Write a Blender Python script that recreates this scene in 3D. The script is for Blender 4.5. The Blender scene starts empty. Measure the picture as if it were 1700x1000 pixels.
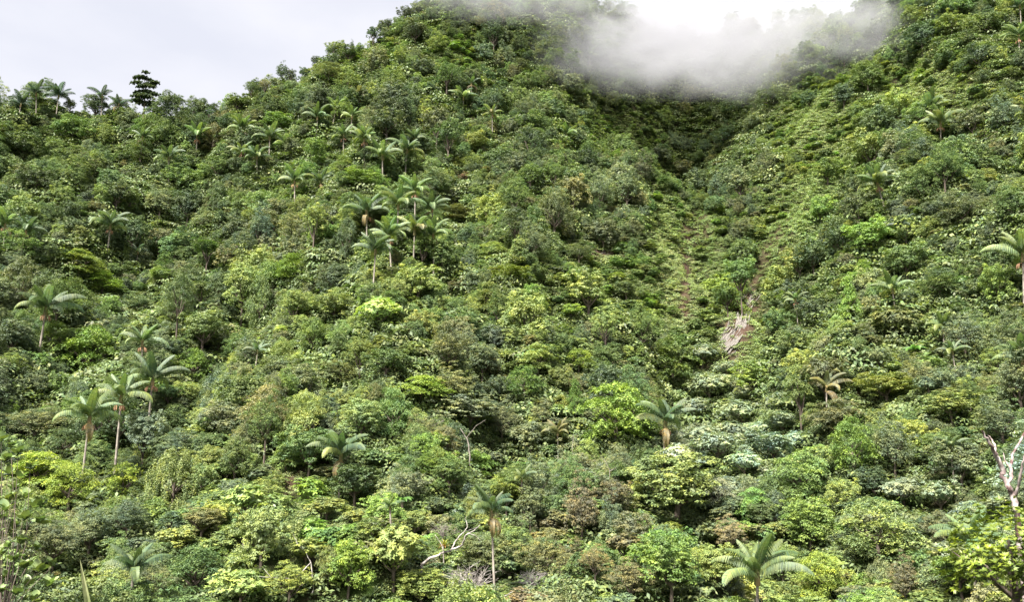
import bpy, math, random
import numpy as np
from mathutils import Vector, Matrix, Euler

random.seed(7)
rng = np.random.default_rng(7)
SC = bpy.context.scene
COL = SC.collection

# ------------------------------------------------------------------ camera, sky, sun, exposure
FPX = 1450.0                      # focal length in photograph pixels (1700 wide)
PITCH = math.radians(11.7)
cam_d = bpy.data.cameras.new('camera')
cam = bpy.data.objects.new('camera', cam_d)
COL.objects.link(cam)
cam_d.sensor_fit = 'HORIZONTAL'
cam_d.sensor_width = 36.0
cam_d.lens = 36.0 * FPX / 1700.0
cam_d.clip_start = 0.1
cam_d.clip_end = 6000.0
cam.location = (0, 0, 0)
cam.rotation_euler = (math.pi / 2 + PITCH, 0, 0)
SC.camera = cam

SUN_EL, SUN_AZ = math.radians(54), math.radians(-30)      # sun up, to the side and a little behind the camera
sun_d = bpy.data.lights.new('sun', 'SUN')
sun_d.energy = 5.0
sun_d.angle = math.radians(9)
sun_d.color = (1.0, 0.955, 0.87)
sun = bpy.data.objects.new('sun', sun_d)
COL.objects.link(sun)
_sd = Vector((math.cos(SUN_EL) * math.sin(SUN_AZ), -math.cos(SUN_EL) * math.cos(SUN_AZ), math.sin(SUN_EL)))
sun.rotation_euler = _sd.to_track_quat('Z', 'Y').to_euler()

world = bpy.data.worlds.new('World')
SC.world = world
world.use_nodes = True
wn, wl = world.node_tree.nodes, world.node_tree.links
wn.clear()
w_out = wn.new('ShaderNodeOutputWorld')
w_sky = wn.new('ShaderNodeTexSky')
w_sky.sky_type = 'NISHITA'
w_sky.sun_disc = False
w_sky.sun_elevation = SUN_EL
w_sky.sun_rotation = math.atan2(_sd.x, _sd.y)
w_b1 = wn.new('ShaderNodeBackground')
w_b1.inputs['Strength'].default_value = 0.05
wl.new(w_sky.outputs[0], w_b1.inputs[0])
w_tc = wn.new('ShaderNodeTexCoord')
w_mp = wn.new('ShaderNodeMapping')
w_mp.inputs['Scale'].default_value = (1.0, 1.0, 2.2)
wl.new(w_tc.outputs['Generated'], w_mp.inputs['Vector'])
w_nz = wn.new('ShaderNodeTexNoise')
w_nz.inputs['Scale'].default_value = 3.2
w_nz.inputs['Detail'].default_value = 5
w_nz.inputs['Roughness'].default_value = 0.5
wl.new(w_mp.outputs[0], w_nz.inputs['Vector'])
w_rp = wn.new('ShaderNodeValToRGB')
w_rp.color_ramp.elements[0].position = 0.34
w_rp.color_ramp.elements[0].color = (0.74, 0.755, 0.84, 1)
w_rp.color_ramp.elements[1].position = 0.64
w_rp.color_ramp.elements[1].color = (0.90, 0.895, 0.94, 1)
wl.new(w_nz.outputs['Fac'], w_rp.inputs[0])
w_b2 = wn.new('ShaderNodeBackground')
w_b2.inputs['Strength'].default_value = 0.325
wl.new(w_rp.outputs[0], w_b2.inputs[0])
w_mx = wn.new('ShaderNodeMixShader')
w_mx.inputs[0].default_value = 0.94
wl.new(w_b1.outputs[0], w_mx.inputs[1])
wl.new(w_b2.outputs[0], w_mx.inputs[2])
wl.new(w_mx.outputs[0], w_out.inputs[0])

SC.view_settings.view_transform = 'Standard'
SC.view_settings.look = 'None'
SC.view_settings.exposure = 1.84
SC.view_settings.gamma = 1.0
SC.view_settings.use_curve_mapping = False
SC.cycles.max_bounces = 12
SC.cycles.diffuse_bounces = 3
SC.cycles.glossy_bounces = 1
SC.cycles.transmission_bounces = 3
SC.cycles.volume_bounces = 12
SC.cycles.volume_step_rate = 1.0
SC.cycles.volume_max_steps = 128
SC.cycles.sample_clamp_indirect = 4.0
SC.cycles.use_denoising = True
SC.cycles.denoising_input_passes = 'RGB_ALBEDO_NORMAL'

# ------------------------------------------------------------------ picture <-> place
CP, SP = math.cos(PITCH), math.sin(PITCH)

def ray(px, py):
    """direction with y = 1 of the sight line through a photograph pixel"""
    u, v = (px - 850.0) / FPX, (500.0 - py) / FPX
    dy = CP - v * SP
    return u / dy, (SP + v * CP) / dy

def proj(x, y, z):
    d = y * CP + z * SP
    return 850 + FPX * x / d, 500 - FPX * (z * CP - y * SP) / d

def hyp(px, py, D):
    a, b = ray(px, py)
    return (a * D, D, b * D)

# ------------------------------------------------------------------ terrain
rows = {
    1000: [(-200, 42), (0, 48), (300, 56), (600, 56), (900, 60), (1250, 62), (1500, 58), (1700, 46), (1900, 42)],
    850: [(-200, 66), (0, 72), (300, 82), (600, 77), (900, 82), (1200, 88), (1500, 78), (1700, 68), (1900, 62)],
    700: [(-200, 92), (0, 100), (200, 108), (400, 106), (650, 93), (900, 103), (1150, 128), (1400, 102), (1700, 86), (1900, 78)],
    550: [(-200, 118), (0, 128), (200, 139), (330, 150), (450, 131), (650, 114), (900, 124), (1050, 137), (1110, 139), (1142, 194), (1176, 165), (1250, 146), (1400, 122), (1700, 101), (1900, 92)],
    400: [(-200, 145), (0, 155), (200, 170), (350, 177), (500, 157), (650, 138), (850, 148), (1050, 162), (1111, 163), (1142, 224), (1177, 193), (1250, 172), (1450, 141), (1700, 117), (1900, 108)],
    280: [(-200, 168), (0, 176), (200, 190), (400, 187), (600, 169), (800, 175), (1000, 189), (1108, 193), (1142, 246), (1180, 217), (1250, 198), (1400, 170), (1550, 146), (1700, 134), (1900, 122)],
    130: [(560, 206), (700, 204), (900, 216), (1100, 248), (1250, 240), (1400, 203), (1600, 164), (1700, 153), (1900, 142)],
    30: [(760, 224), (1600, 178), (1700, 166), (1900, 155)],
}
ridge = [(-200, 214, 190), (0, 210, 196), (150, 214, 203), (300, 207, 211), (400, 190, 212), (480, 160, 211),
         (540, 132, 211), (600, 90, 214), (660, 44, 219), (720, 0, 227), (790, -25, 232), (860, -5, 236), (950, 30, 240), (1050, 68, 246), (1150, 86, 253), (1250, 76, 251), (1350, 55, 240), (1430, 32, 228),
         (1480, 22, 222), (1560, 22, 200), (1700, 20, 180), (1900, 10, 170)]
cps = []
for py, lst in rows.items():
    for px, D in lst:
        cps.append(hyp(px, py, D))
for px, py, D in ridge:
    p = hyp(px, py, D)
    cps.append(p)
    k = 34.0
    cps.append((p[0] * (1 + k / D), D + k, p[2] - 22))
    cps.append((p[0] * (1 + 80 / D), D + 80, p[2] - 62))
for x in (-30, -12, 0, 12, 30):
    cps.append((x, 28, -15.5))
    cps.append((x, 12, -8.5 if abs(x) < 20 else -10))
cps = np.array(cps)
PX, PZ = cps[:, :2] / 100.0, cps[:, 2]

def _phi(r2):
    return np.where(r2 > 1e-12, 0.5 * r2 * np.log(np.maximum(r2, 1e-12)), 0.0)
n_ = len(PX)
d2 = ((PX[:, None, :] - PX[None]) ** 2).sum(-1)
A = np.zeros((n_ + 3, n_ + 3))
A[:n_, :n_] = _phi(d2) + np.eye(n_) * 0.002
A[:n_, n_] = 1
A[:n_, n_ + 1:] = PX
A[n_:, :n_] = A[:n_, n_:].T
W = np.linalg.solve(A, np.concatenate([PZ, np.zeros(3)]))

_wr = np.random.default_rng(3)
WAV = []
for lam, amp in ((46, 1.3), (27, 1.0), (27, 0.9), (15, 0.75), (13, 0.6), (8.5, 0.42), (7.2, 0.38), (4.6, 0.22), (3.9, 0.2), (2.6, 0.12), (2.1, 0.1)):
    for k in range(2):
        a = _wr.uniform(0, math.pi)
        WAV.append((math.cos(a) * 2 * math.pi / lam, math.sin(a) * 2 * math.pi / lam, _wr.uniform(0, 6.28), amp))

def terrain_z(x, y):
    x = np.atleast_1d(np.asarray(x, float)); y = np.atleast_1d(np.asarray(y, float))
    xc = np.clip(x, -230, 230); yc = np.clip(y, -5, 330)
    q = np.stack([xc, yc], -1) / 100.0
    z = np.empty(len(q))
    for s in range(0, len(q), 20000):
        qq = q[s:s + 20000]
        r2 = ((qq[:, None, :] - PX[None]) ** 2).sum(-1)
        z[s:s + 20000] = _phi(r2) @ W[:n_] + W[n_] + qq @ W[n_ + 1:]
    far = np.hypot(x - xc, y - yc)
    z = np.clip(z, -60, 200)
    z = z * np.exp(-far / 400) - 45 * (1 - np.exp(-far / 300))
    near = np.clip((y - 14) / 30.0, 0.0, 1)
    nz = np.zeros(len(q))
    for a, b, c, amp in WAV:
        nz += amp * np.sin(a * x + b * y + c + 0.7 * np.sin(b * 0.6 * x - a * 0.5 * y + c * 2))
    z = z + nz * near * 0.8
    flute = 2.0 * np.sin(x * 2 * math.pi / 31 + 1.1 * np.sin(y / 23 + 1)) + 1.5 * np.sin(x * 2 * math.pi / 17.5 + 1.4 * np.sin(y / 17)) + .7 * np.sin(x * 2 * math.pi / 9.7 + 1.7 * np.sin(y / 11 + 2))
    z = z + flute * np.clip((y - 50) / 60, 0, 1) * .9
    # the lookout the camera stands on
    rr = np.hypot(x, y + 3)
    k = np.clip((rr - 3) / 9, 0, 1); k = k * k * (3 - 2 * k)
    return z * k + (-1.7) * (1 - k)

def tz(x, y):
    return float(terrain_z([x], [y])[0])

# lookup table for quick ray marching
GX = np.arange(-235, 236, 1.5); GY = np.arange(6, 330, 1.5)
_gx, _gy = np.meshgrid(GX, GY)
TAB = terrain_z(_gx.ravel(), _gy.ravel()).reshape(_gx.shape)

def tzq(x, y):
    fx = np.clip((x - GX[0]) / 1.5, 0, len(GX) - 1.001); fy = np.clip((y - GY[0]) / 1.5, 0, len(GY) - 1.001)
    ix, iy = fx.astype(int), fy.astype(int)
    a, b = fx - ix, fy - iy
    return (TAB[iy, ix] * (1 - a) * (1 - b) + TAB[iy, ix + 1] * a * (1 - b) + TAB[iy + 1, ix] * (1 - a) * b + TAB[iy + 1, ix + 1] * a * b)

DS = np.arange(30, 320, 0.5)

def stand(px, py, hfun, dmax=None):
    """where something must stand so that its point hfun(D) above the ground shows at the pixel; returns x, y, ground z"""
    a, b = ray(px, py)
    zt = tzq(a * DS, DS)
    h = hfun(DS)
    below = np.nonzero(b * DS <= zt + h)[0]
    if len(below) == 0:
        gap = b * DS - zt - h
        i = int(np.argmin(gap))
    else:
        i = int(below[0])
    D = float(DS[i])
    return a * D, D, float(tzq(np.array([a * D]), np.array([D]))[0])

# visibility of the ground, used to leave out what cannot be seen
AZ = np.linspace(-0.68, 0.68, 500)
RR = np.arange(20, 330, 1.0)
_H = tzq(AZ[:, None] * RR[None], np.broadcast_to(RR, (500, len(RR))).copy()) / RR[None]
HOR = np.maximum.accumulate(_H, axis=1)

def seen(x, y, z, up):
    a = x / y
    i = np.clip(((a + 0.68) / 1.36 * 499).round().astype(int), 0, 499)
    j = np.clip((y - 20 - 4).astype(int), 0, len(RR) - 1)
    return (z + up) / y > HOR[i, j]

# ------------------------------------------------------------------ materials
def new_mat(name):
    m = bpy.data.materials.new(name)
    m.use_nodes = True
    nt = m.node_tree
    nt.nodes.clear()
    return m, nt.nodes, nt.links

def leaf_material(name, tint_attr='leaf_tint', gloss=0.62, trans=0.2, young=(1.75, 1.6, 1.0), use_prop=True, base=(0.07, 0.1, 0.03), spec=0.55):
    m, N, L = new_mat(name)
    out = N.new('ShaderNodeOutputMaterial')
    if use_prop:
        at = N.new('ShaderNodeAttribute'); at.attribute_type = 'INSTANCER'; at.attribute_name = tint_attr
        tint = at.outputs['Color']
    else:
        c = N.new('ShaderNodeRGB'); c.outputs[0].default_value = (*base, 1)
        tint = c.outputs[0]
    lv = N.new('ShaderNodeAttribute'); lv.attribute_type = 'GEOMETRY'; lv.attribute_name = 'leaf_age_shade'
    rp = N.new('ShaderNodeValToRGB')
    e = rp.color_ramp.elements
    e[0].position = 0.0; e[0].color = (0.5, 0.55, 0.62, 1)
    e[1].position = 1.0; e[1].color = (*young, 1)
    k = rp.color_ramp.elements.new(0.45); k.color = (0.85, 0.9, 0.88, 1)
    k = rp.color_ramp.elements.new(0.75); k.color = (1.2, 1.17, 0.92, 1)
    L.new(lv.outputs['Fac'], rp.inputs[0])
    mul = N.new('ShaderNodeMix'); mul.data_type = 'RGBA'; mul.blend_type = 'MULTIPLY'; mul.inputs[0].default_value = 1
    L.new(tint, mul.inputs[6]); L.new(rp.outputs[0], mul.inputs[7])
    tc = N.new('ShaderNodeTexCoord'); nz = N.new('ShaderNodeTexNoise'); nz.inputs['Scale'].default_value = 2.3; nz.inputs['Detail'].default_value = 2
    L.new(tc.outputs['Object'], nz.inputs['Vector'])
    hr = N.new('ShaderNodeValToRGB'); hr.color_ramp.elements[0].position = .36; hr.color_ramp.elements[0].color = (.84, .92, 1.05, 1)
    hr.color_ramp.elements[1].position = .64; hr.color_ramp.elements[1].color = (1.2, 1.1, .88, 1)
    L.new(nz.outputs['Fac'], hr.inputs[0])
    mh = N.new('ShaderNodeMix'); mh.data_type = 'RGBA'; mh.blend_type = 'MULTIPLY'; mh.inputs[0].default_value = 1
    L.new(mul.outputs[2], mh.inputs[6]); L.new(hr.outputs[0], mh.inputs[7])
    mul = mh
    p = N.new('ShaderNodeBsdfPrincipled')
    p.inputs['Roughness'].default_value = gloss
    p.inputs['Specular IOR Level'].default_value = spec
    L.new(mul.outputs[2], p.inputs['Base Color'])
    t = N.new('ShaderNodeBsdfTranslucent')
    m2 = N.new('ShaderNodeMix'); m2.data_type = 'RGBA'; m2.blend_type = 'MULTIPLY'; m2.inputs[0].default_value = 1
    L.new(mul.outputs[2], m2.inputs[6]); m2.inputs[7].default_value = (1.3, 1.45, 0.7, 1)
    L.new(m2.outputs[2], t.inputs['Color'])
    ms = N.new('ShaderNodeMixShader'); ms.inputs[0].default_value = trans
    L.new(p.outputs[0], ms.inputs[1]); L.new(t.outputs[0], ms.inputs[2])
    L.new(ms.outputs[0], out.inputs['Surface'])
    return m

def bark_material(name, c1, c2, scale=6.0, rough=0.85, stretch=0.3):
    m, N, L = new_mat(name)
    out = N.new('ShaderNodeOutputMaterial')
    tc = N.new('ShaderNodeTexCoord'); mp = N.new('ShaderNodeMapping')
    mp.inputs['Scale'].default_value = (1, 1, stretch)
    L.new(tc.outputs['Object'], mp.inputs[0])
    nz = N.new('ShaderNodeTexNoise'); nz.inputs['Scale'].default_value = scale; nz.inputs['Detail'].default_value = 6
    L.new(mp.outputs[0], nz.inputs['Vector'])
    rp = N.new('ShaderNodeValToRGB')
    rp.color_ramp.elements[0].position = 0.36; rp.color_ramp.elements[0].color = (*c1, 1)
    rp.color_ramp.elements[1].position = 0.62; rp.color_ramp.elements[1].color = (*c2, 1)
    L.new(nz.outputs['Fac'], rp.inputs[0])
    p = N.new('ShaderNodeBsdfPrincipled'); p.inputs['Roughness'].default_value = rough
    L.new(rp.outputs[0], p.inputs['Base Color'])
    bp = N.new('ShaderNodeBump'); bp.inputs['Strength'].default_value = 0.5; bp.inputs['Distance'].default_value = 0.05
    L.new(nz.outputs['Fac'], bp.inputs['Height']); L.new(bp.outputs[0], p.inputs['Normal'])
    L.new(p.outputs[0], out.inputs['Surface'])
    return m

M_LEAF = leaf_material('leaf')
M_GLOSSY = leaf_material('glossy_leaf', gloss=0.5, trans=0.2, spec=0.6)
M_DULL = leaf_material('matt_leaf', gloss=0.7, trans=0.22, spec=0.35, young=(1.5, 1.4, 0.95))
M_FROND = leaf_material('palm_leaflet', gloss=0.58, trans=0.3, spec=0.5, young=(1.35, 1.25, 0.8))
M_BARK = bark_material('brown_bark', (0.045, 0.032, 0.024), (0.16, 0.125, 0.1))
M_PALM_BARK = bark_material('pale_palm_bark', (0.12, 0.10, 0.085), (0.32, 0.28, 0.24), 5, stretch=3.0)
M_SHAFT = bark_material('crownshaft', (0.1, 0.12, 0.045), (0.3, 0.2, 0.1), 3)
M_FRUIT = bark_material('fruit_stalks', (0.25, 0.12, 0.065), (0.46, 0.27, 0.16), 9)
M_DEAD = bark_material('bleached_wood', (0.13, 0.11, 0.1), (0.48, 0.44, 0.41), 4.5)
M_PINKDEAD = bark_material('peeling_wood', (0.10, 0.05, 0.048), (0.42, 0.36, 0.34), 4.2, stretch=0.7)
M_GREYTWIG = bark_material('grey_twig', (0.1, 0.085, 0.07), (0.3, 0.26, 0.23), 4)
M_ROCK = bark_material('pale_rock', (0.05, 0.042, 0.036), (0.2, 0.18, 0.16), 2.6, stretch=0.6)
M_BLADE = bark_material('pale_blade', (0.3, 0.36, 0.14), (0.55, 0.56, 0.3), 4, 0.45)

# ------------------------------------------------------------------ mesh helpers
def mesh_np(name, V, F, mat, age=None, fsize=4):
    me = bpy.data.meshes.new(name)
    V = np.asarray(V, np.float32); F = np.asarray(F, np.int32)
    me.vertices.add(len(V)); me.vertices.foreach_set('co', V.ravel())
    me.loops.add(F.size); me.loops.foreach_set('vertex_index', F.ravel())
    me.polygons.add(len(F))
    me.polygons.foreach_set('loop_start', np.arange(0, F.size, fsize, dtype=np.int32))
    if age is not None:
        at = me.attributes.new('leaf_age_shade', 'FLOAT', 'FACE')
        at.data.foreach_set('value', np.asarray(age, np.float32))
    me.update(calc_edges=True)
    me.materials.append(mat)
    return me

def link(name, data, parent=None):
    o = bpy.data.objects.new(name, data)
    COL.objects.link(o)
    if parent is not None:
        o.parent = parent
    return o

def nrm(v):
    return v / np.maximum(np.linalg.norm(v, axis=-1, keepdims=True), 1e-9)

def leaves(P, Nn, L, Wd, T=None, g=rng):
    """rhombic leaves at P with normals Nn"""
    n = len(P)
    Nn = nrm(Nn)
    if T is None:
        T = g.normal(size=(n, 3))
    T = nrm(T - (T * Nn).sum(-1, keepdims=True) * Nn)
    B = np.cross(Nn, T)
    L = np.broadcast_to(np.asarray(L, float).reshape(-1, 1), (n, 1)); Wd = np.broadcast_to(np.asarray(Wd, float).reshape(-1, 1), (n, 1))
    V = np.stack([P - T * L / 2, P + B * Wd / 2 - T * L * .06 + Nn * L * .03, P + T * L / 2 - Nn * L * .06, P - B * Wd / 2 - T * L * .06 + Nn * L * .03], 1).reshape(-1, 3)
    F = np.arange(n * 4).reshape(n, 4)
    return V, F

def tube(path, radii, sides=6):
    path = [Vector(p) for p in path]
    V, F = [], []
    n = len(path)
    ref = Vector((0.3, 1, 0.1)).normalized()
    for i, p in enumerate(path):
        d = (path[min(i + 1, n - 1)] - path[max(i - 1, 0)])
        d = d.normalized() if d.length > 1e-6 else Vector((0, 0, 1))
        u = d.cross(ref)
        if u.length < 0.05:
            u = d.cross(Vector((1, 0, 0)))
        u.normalize(); v = d.cross(u)
        for k in range(sides):
            a = 2 * math.pi * k / sides
            V.append(tuple(p + (u * math.cos(a) + v * math.sin(a)) * radii[i]))
    for i in range(n - 1):
        for k in range(sides):
            a = i * sides + k; b = i * sides + (k + 1) % sides
            F.append((a, b, b + sides, a + sides))
    return V, F

class Soup:
    def __init__(s): s.V, s.F = [], []
    def add(s, vf):
        o = len(s.V)
        s.V += list(vf[0]); s.F += [tuple(i + o for i in f) for f in vf[1]]
    def mesh(s, name, mat, smooth=True):
        me = bpy.data.meshes.new(name)
        me.from_pydata(s.V, [], s.F); me.update()
        me.materials.append(mat)
        if smooth:
            me.polygons.foreach_set('use_smooth', [True] * len(me.polygons))
        return me

# ------------------------------------------------------------------ crowns (unit radius)
def dirs(n, g, zmin=-0.3):
    i = np.arange(n) + 0.5
    z = 1 - (1 - zmin) * i / n
    a = i * 2.399963 + g.uniform(0, 6)
    r = np.sqrt(np.maximum(0, 1 - z * z))
    d = np.stack([r * np.cos(a), r * np.sin(a), z], -1) + g.normal(size=(n, 3)) * 0.14
    return nrm(d)

def lump(d, g):
    """uneven outline: low frequency lumps over direction"""
    w = np.zeros(len(d))
    for k in range(5):
        q = nrm(g.normal(size=(1, 3)))[0]
        w += 0.17 * np.sin(d @ q * g.uniform(2.5, 5.0) + g.uniform(0, 6))
    return 1 + w

def crown_rounded(seed, n=48, per=340, leaf=0.053, crad=(0.2, 0.36), zsq=0.85, mat=None, name='rounded_crown', spread=0.62, zmin=-0.6, sp=0.105):
    """clumps over an uneven dome, each clump built of small leafy sprays with dark gaps between them"""
    g = np.random.default_rng(seed)
    d = dirs(n, g, zmin)
    R = lump(d, g) * g.uniform(0.6, 1.0, n)
    C = d * R[:, None] * np.array([1, 1, zsq]) * 0.82
    Ps, Ns, As = [], [], []
    for i in range(n):
        rc = g.uniform(*crad)
        ns = int(max(5, 11 * (rc / 0.28) ** 2))
        q = nrm(g.normal(size=(ns, 3)) + d[i] * 0.55 + np.array([0, 0, spread]))
        sc = C[i] + q * rc * g.uniform(0.7, 1.12, (ns, 1)) * np.array([1, 1, 0.75])
        m = int(per / 11)
        cl = g.normal(0.42, 0.1)
        for j in range(ns):
            r = sp * g.uniform(0.7, 1.3)
            u = nrm(g.normal(size=(m, 3)) + np.array([0, 0, 0.9]))
            Ps.append(sc[j] + u * r * g.uniform(0.5, 1.1, (m, 1)) * np.array([1.15, 1.15, 0.5]))
            Ns.append(u * 0.5 + q[j] * 0.25 + np.array([0, 0, 0.5]) + g.normal(size=(m, 3)) * 0.3)
            As.append(np.clip(g.normal(cl + g.normal() * 0.12, 0.16, m), 0, 1))
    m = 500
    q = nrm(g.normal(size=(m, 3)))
    Ps.append(q * g.uniform(0.2, 0.6, (m, 1)) * np.array([1, 1, zsq])); Ns.append(q + g.normal(size=(m, 3)) * 0.4); As.append(g.uniform(0, 0.3, m))  # inner fill leaves toned darker: shade inside the crown put into their colour
    P, Nn, Ag = np.concatenate(Ps), np.concatenate(Ns), np.concatenate(As)
    L = g.uniform(0.75, 1.35, len(P)) * leaf
    L[-m:] *= 2.2
    V, F = leaves(P, Nn, L, L * 0.62, g=g)
    return mesh_np(name, V, F, mat or M_LEAF, Ag)

def crown_layered(seed, n=28, per=520, leaf=0.052, zsq=0.95, mat=None, name='layered_crown', prx=(0.26, 0.46), conic=0.0, zr=0.065):
    g = np.random.default_rng(seed)
    Ps, Ns, As = [], [], []
    for i in range(n):
        t = (i + 0.5) / n
        z = -0.75 + 1.65 * t + g.normal() * 0.05
        env = math.sqrt(max(0.02, 1 - min(1, abs(z + 0.15) / 1.12) ** 2)) if not conic else (1.0 - conic * t)
        rx = g.uniform(*prx) * (0.75 + 0.4 * env)
        a = i * 2.399 + g.normal() * 0.4
        rad = max(0, env - rx * 0.55) * g.uniform(0.55, 1.05)
        c = np.array([math.cos(a) * rad, math.sin(a) * rad, z * zsq])
        m = int(per * (rx / 0.36) ** 2)
        rr = np.sqrt(g.uniform(0, 1, m)); th = g.uniform(0, 6.283, m)
        wob = 1 + 0.25 * np.sin(th * 3 + g.uniform(0, 6)) + 0.15 * np.sin(th * 7 + g.uniform(0, 6))
        x = rr * np.cos(th) * rx * wob; y = rr * np.sin(th) * rx * wob * 0.85
        bump = 0.045 * np.sin(x * 24 + i + 3 * np.sin(y * 9)) + 0.04 * np.sin(y * 27 + i * 2)
        zz = (1 - rr ** 2) * rx * 0.42 - rx * 0.22 + bump - g.uniform(0, zr, m)
        tilt = g.normal(size=2) * 0.12 + 0.22 * np.array([math.cos(a), math.sin(a)]) * -1
        zz += x * tilt[0] + y * tilt[1]
        Ps.append(c + np.stack([x, y, zz], -1))
        Ns.append(np.stack([x * 0.9, y * 0.9, np.full(m, 0.75)], -1) + g.normal(size=(m, 3)) * 0.3)
        As.append(np.clip(g.normal(0.45 + g.normal() * 0.1, 0.2, m), 0, 1))
    P, Nn, Ag = np.concatenate(Ps), np.concatenate(Ns), np.concatenate(As)
    L = g.uniform(0.7, 1.3, len(P)) * leaf
    V, F = leaves(P, Nn, L, L * 0.6, g=g)
    return mesh_np(name, V, F, mat or M_LEAF, Ag)

def crown_rosette(seed, n=170, k=11, leaf=0.17, zsq=0.72, mat=None, name='rosette_crown', wd=0.36, jit=0.12, droop=0.35, age=0.5):
    g = np.random.default_rng(seed)
    d = dirs(n, g, -0.25)
    R = lump(d, g) * g.uniform(0.66, 1.0, n)
    C = d * R[:, None] * np.array([1, 1, zsq]) * 0.92
    Ps, Ns, Ts, Ls, As = [], [], [], [], []
    for i in range(n):
        ax = nrm(d[i] * 0.45 + np.array([0, 0, 0.8]) + g.normal(size=3) * jit)
        u = nrm(np.cross(ax, g.normal(size=3))); v = np.cross(ax, u)
        ag = g.normal(age, 0.15)
        for s in range(k):
            a = 2 * math.pi * s / k + g.normal() * 0.15
            o = u * math.cos(a) + v * math.sin(a)
            el = g.uniform(-droop, 0.5)
            t = nrm(o + ax * el)
            L = leaf * g.uniform(0.7, 1.15)
            Ps.append(C[i] + t * L * 0.5); Ts.append(t); Ns.append(nrm(ax - t * (ax @ t)) + g.normal(size=3) * 0.15); Ls.append(L); As.append(ag + g.normal() * 0.12)
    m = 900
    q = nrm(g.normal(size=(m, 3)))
    Ps += list(q * g.uniform(0.3, 0.8, (m, 1)) * np.array([1, 1, zsq])); Ts += list(g.normal(size=(m, 3))); Ns += list(q); Ls += [leaf * 0.8] * m; As += list(g.uniform(0, 0.5, m))  # dark inner fill leaves: the crown's shaded interior painted into the leaf tone
    Ls = np.array(Ls)
    V, F = leaves(np.array(Ps), np.array(Ns), Ls, Ls * wd, np.array(Ts), g)
    return mesh_np(name, V, F, mat or M_DULL, np.clip(As, 0, 1))

def crown_draped(seed, name='draped_crown', leaf=0.06, mat=None):
    """tall crown whose leafy strands hang down its sides"""
    g = np.random.default_rng(seed)
    Ps, Ns, As = [], [], []
    for i in range(60):
        a = i * 2.399 + g.normal() * 0.3
        z0 = 1 - 1.7 * (i / 60) ** 1.1
        r = math.sqrt(max(0.03, 1 - ((z0 + 0.1) / 1.15) ** 2)) * g.uniform(0.6, 0.95)
        c = np.array([math.cos(a) * r, math.sin(a) * r, z0])
        ln = g.uniform(0.3, 0.7); m = int(260 * g.uniform(0.7, 1.2))
        t = g.uniform(0, 1, m) ** 1.3
        wdt = g.uniform(0.14, 0.22)
        q = nrm(g.normal(size=(m, 3)) + np.array([math.cos(a), math.sin(a), 0.6]))
        Ps.append(c + q * wdt * (1 - t[:, None] * 0.6) * g.uniform(0.7, 1.05, (m, 1)) + np.stack([np.cos(a) * t * .12, np.sin(a) * t * .12, -t * ln], -1))
        Ns.append(q * 0.5 + np.array([0, 0, 0.4]) + g.normal(size=(m, 3)) * 0.4)
        As.append(np.clip(g.normal(0.42, 0.22, m), 0, 1))
    P, Nn, Ag = np.concatenate(Ps), np.concatenate(Ns), np.concatenate(As)
    L = g.uniform(0.7, 1.3, len(P)) * leaf
    V, F = leaves(P, Nn, L, L * 0.6, g=g)
    return mesh_np(name, V, F, mat or M_LEAF, Ag)

CROWNS = {
    'r': [crown_rounded(11), crown_rounded(12, n=52, crad=(0.17, 0.3)), crown_rounded(13, n=36, crad=(0.24, 0.4), zsq=1.0), crown_rounded(14, n=60, crad=(0.14, 0.27), leaf=0.058)],
    'l': [crown_layered(21), crown_layered(22, n=34, prx=(0.2, 0.38)), crown_layered(23, n=22, prx=(0.3, 0.52)), crown_layered(24, n=40, prx=(0.16, 0.32), per=460)],
    'c': [crown_layered(25, n=34, prx=(0.24, 0.38), conic=0.72, name='conical_crown')],
    'f': [crown_rounded(31, n=70, per=300, leaf=0.042, crad=(0.14, 0.26), mat=M_DULL, name='fine_crown'), crown_rounded(32, n=56, per=300, leaf=0.046, crad=(0.16, 0.3), mat=M_DULL, name='fine_crown', zsq=1.05)],
    'u': [crown_rosette(41), crown_rosette(42, n=210, leaf=0.14)],
    'd': [crown_draped(51), crown_draped(52)],
    's': [crown_rounded(61, n=20, per=190, leaf=0.11, crad=(0.3, 0.46), zsq=0.8, name='shrub_foliage', zmin=-0.1), crown_rosette(62, n=70, leaf=0.3, k=9, wd=0.4, mat=M_GLOSSY, name='shrub_foliage'), crown_layered(63, n=14, per=260, leaf=0.1, prx=(0.3, 0.5), name='shrub_foliage', zsq=0.8)],
    'g': [crown_rosette(71, n=760, k=11, leaf=0.082, wd=0.36, mat=M_GLOSSY, name='glossy_crown', droop=-0.5, zsq=0.95, age=0.55, jit=.35)],
}

def trunk_mesh(seed):
    """unit trunk: height 1 to the crown's middle, limbs fanning out to radius 0.7"""
    g = random.Random(seed)
    s = Soup()
    bx, by = g.uniform(-.05, .05), g.uniform(-.05, .05)
    s.add(tube([(0, 0, -0.25), (bx * .5, by * .5, 0.25), (bx, by, 0.6), (0, 0, 0.95)], [0.085, 0.065, 0.055, 0.03], 7))
    for k in range(7):
        a = k * 0.9 + g.uniform(-.3, .3); z0 = g.uniform(0.45, 0.75); r = g.uniform(0.5, 0.75)
        x, y = math.cos(a), math.sin(a)
        s.add(tube([(bx, by, z0), (x * r * .4, y * r * .4, z0 + .14), (x * r * .75, y * r * .75, z0 + .3 + g.uniform(-.05, .1)), (x * r, y * r, z0 + .42)], [0.04, 0.03, 0.02, 0.008], 5))
    return s.mesh('trunk', M_BARK)
TRUNKS = [trunk_mesh(s) for s in (1, 2, 3)]

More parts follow.
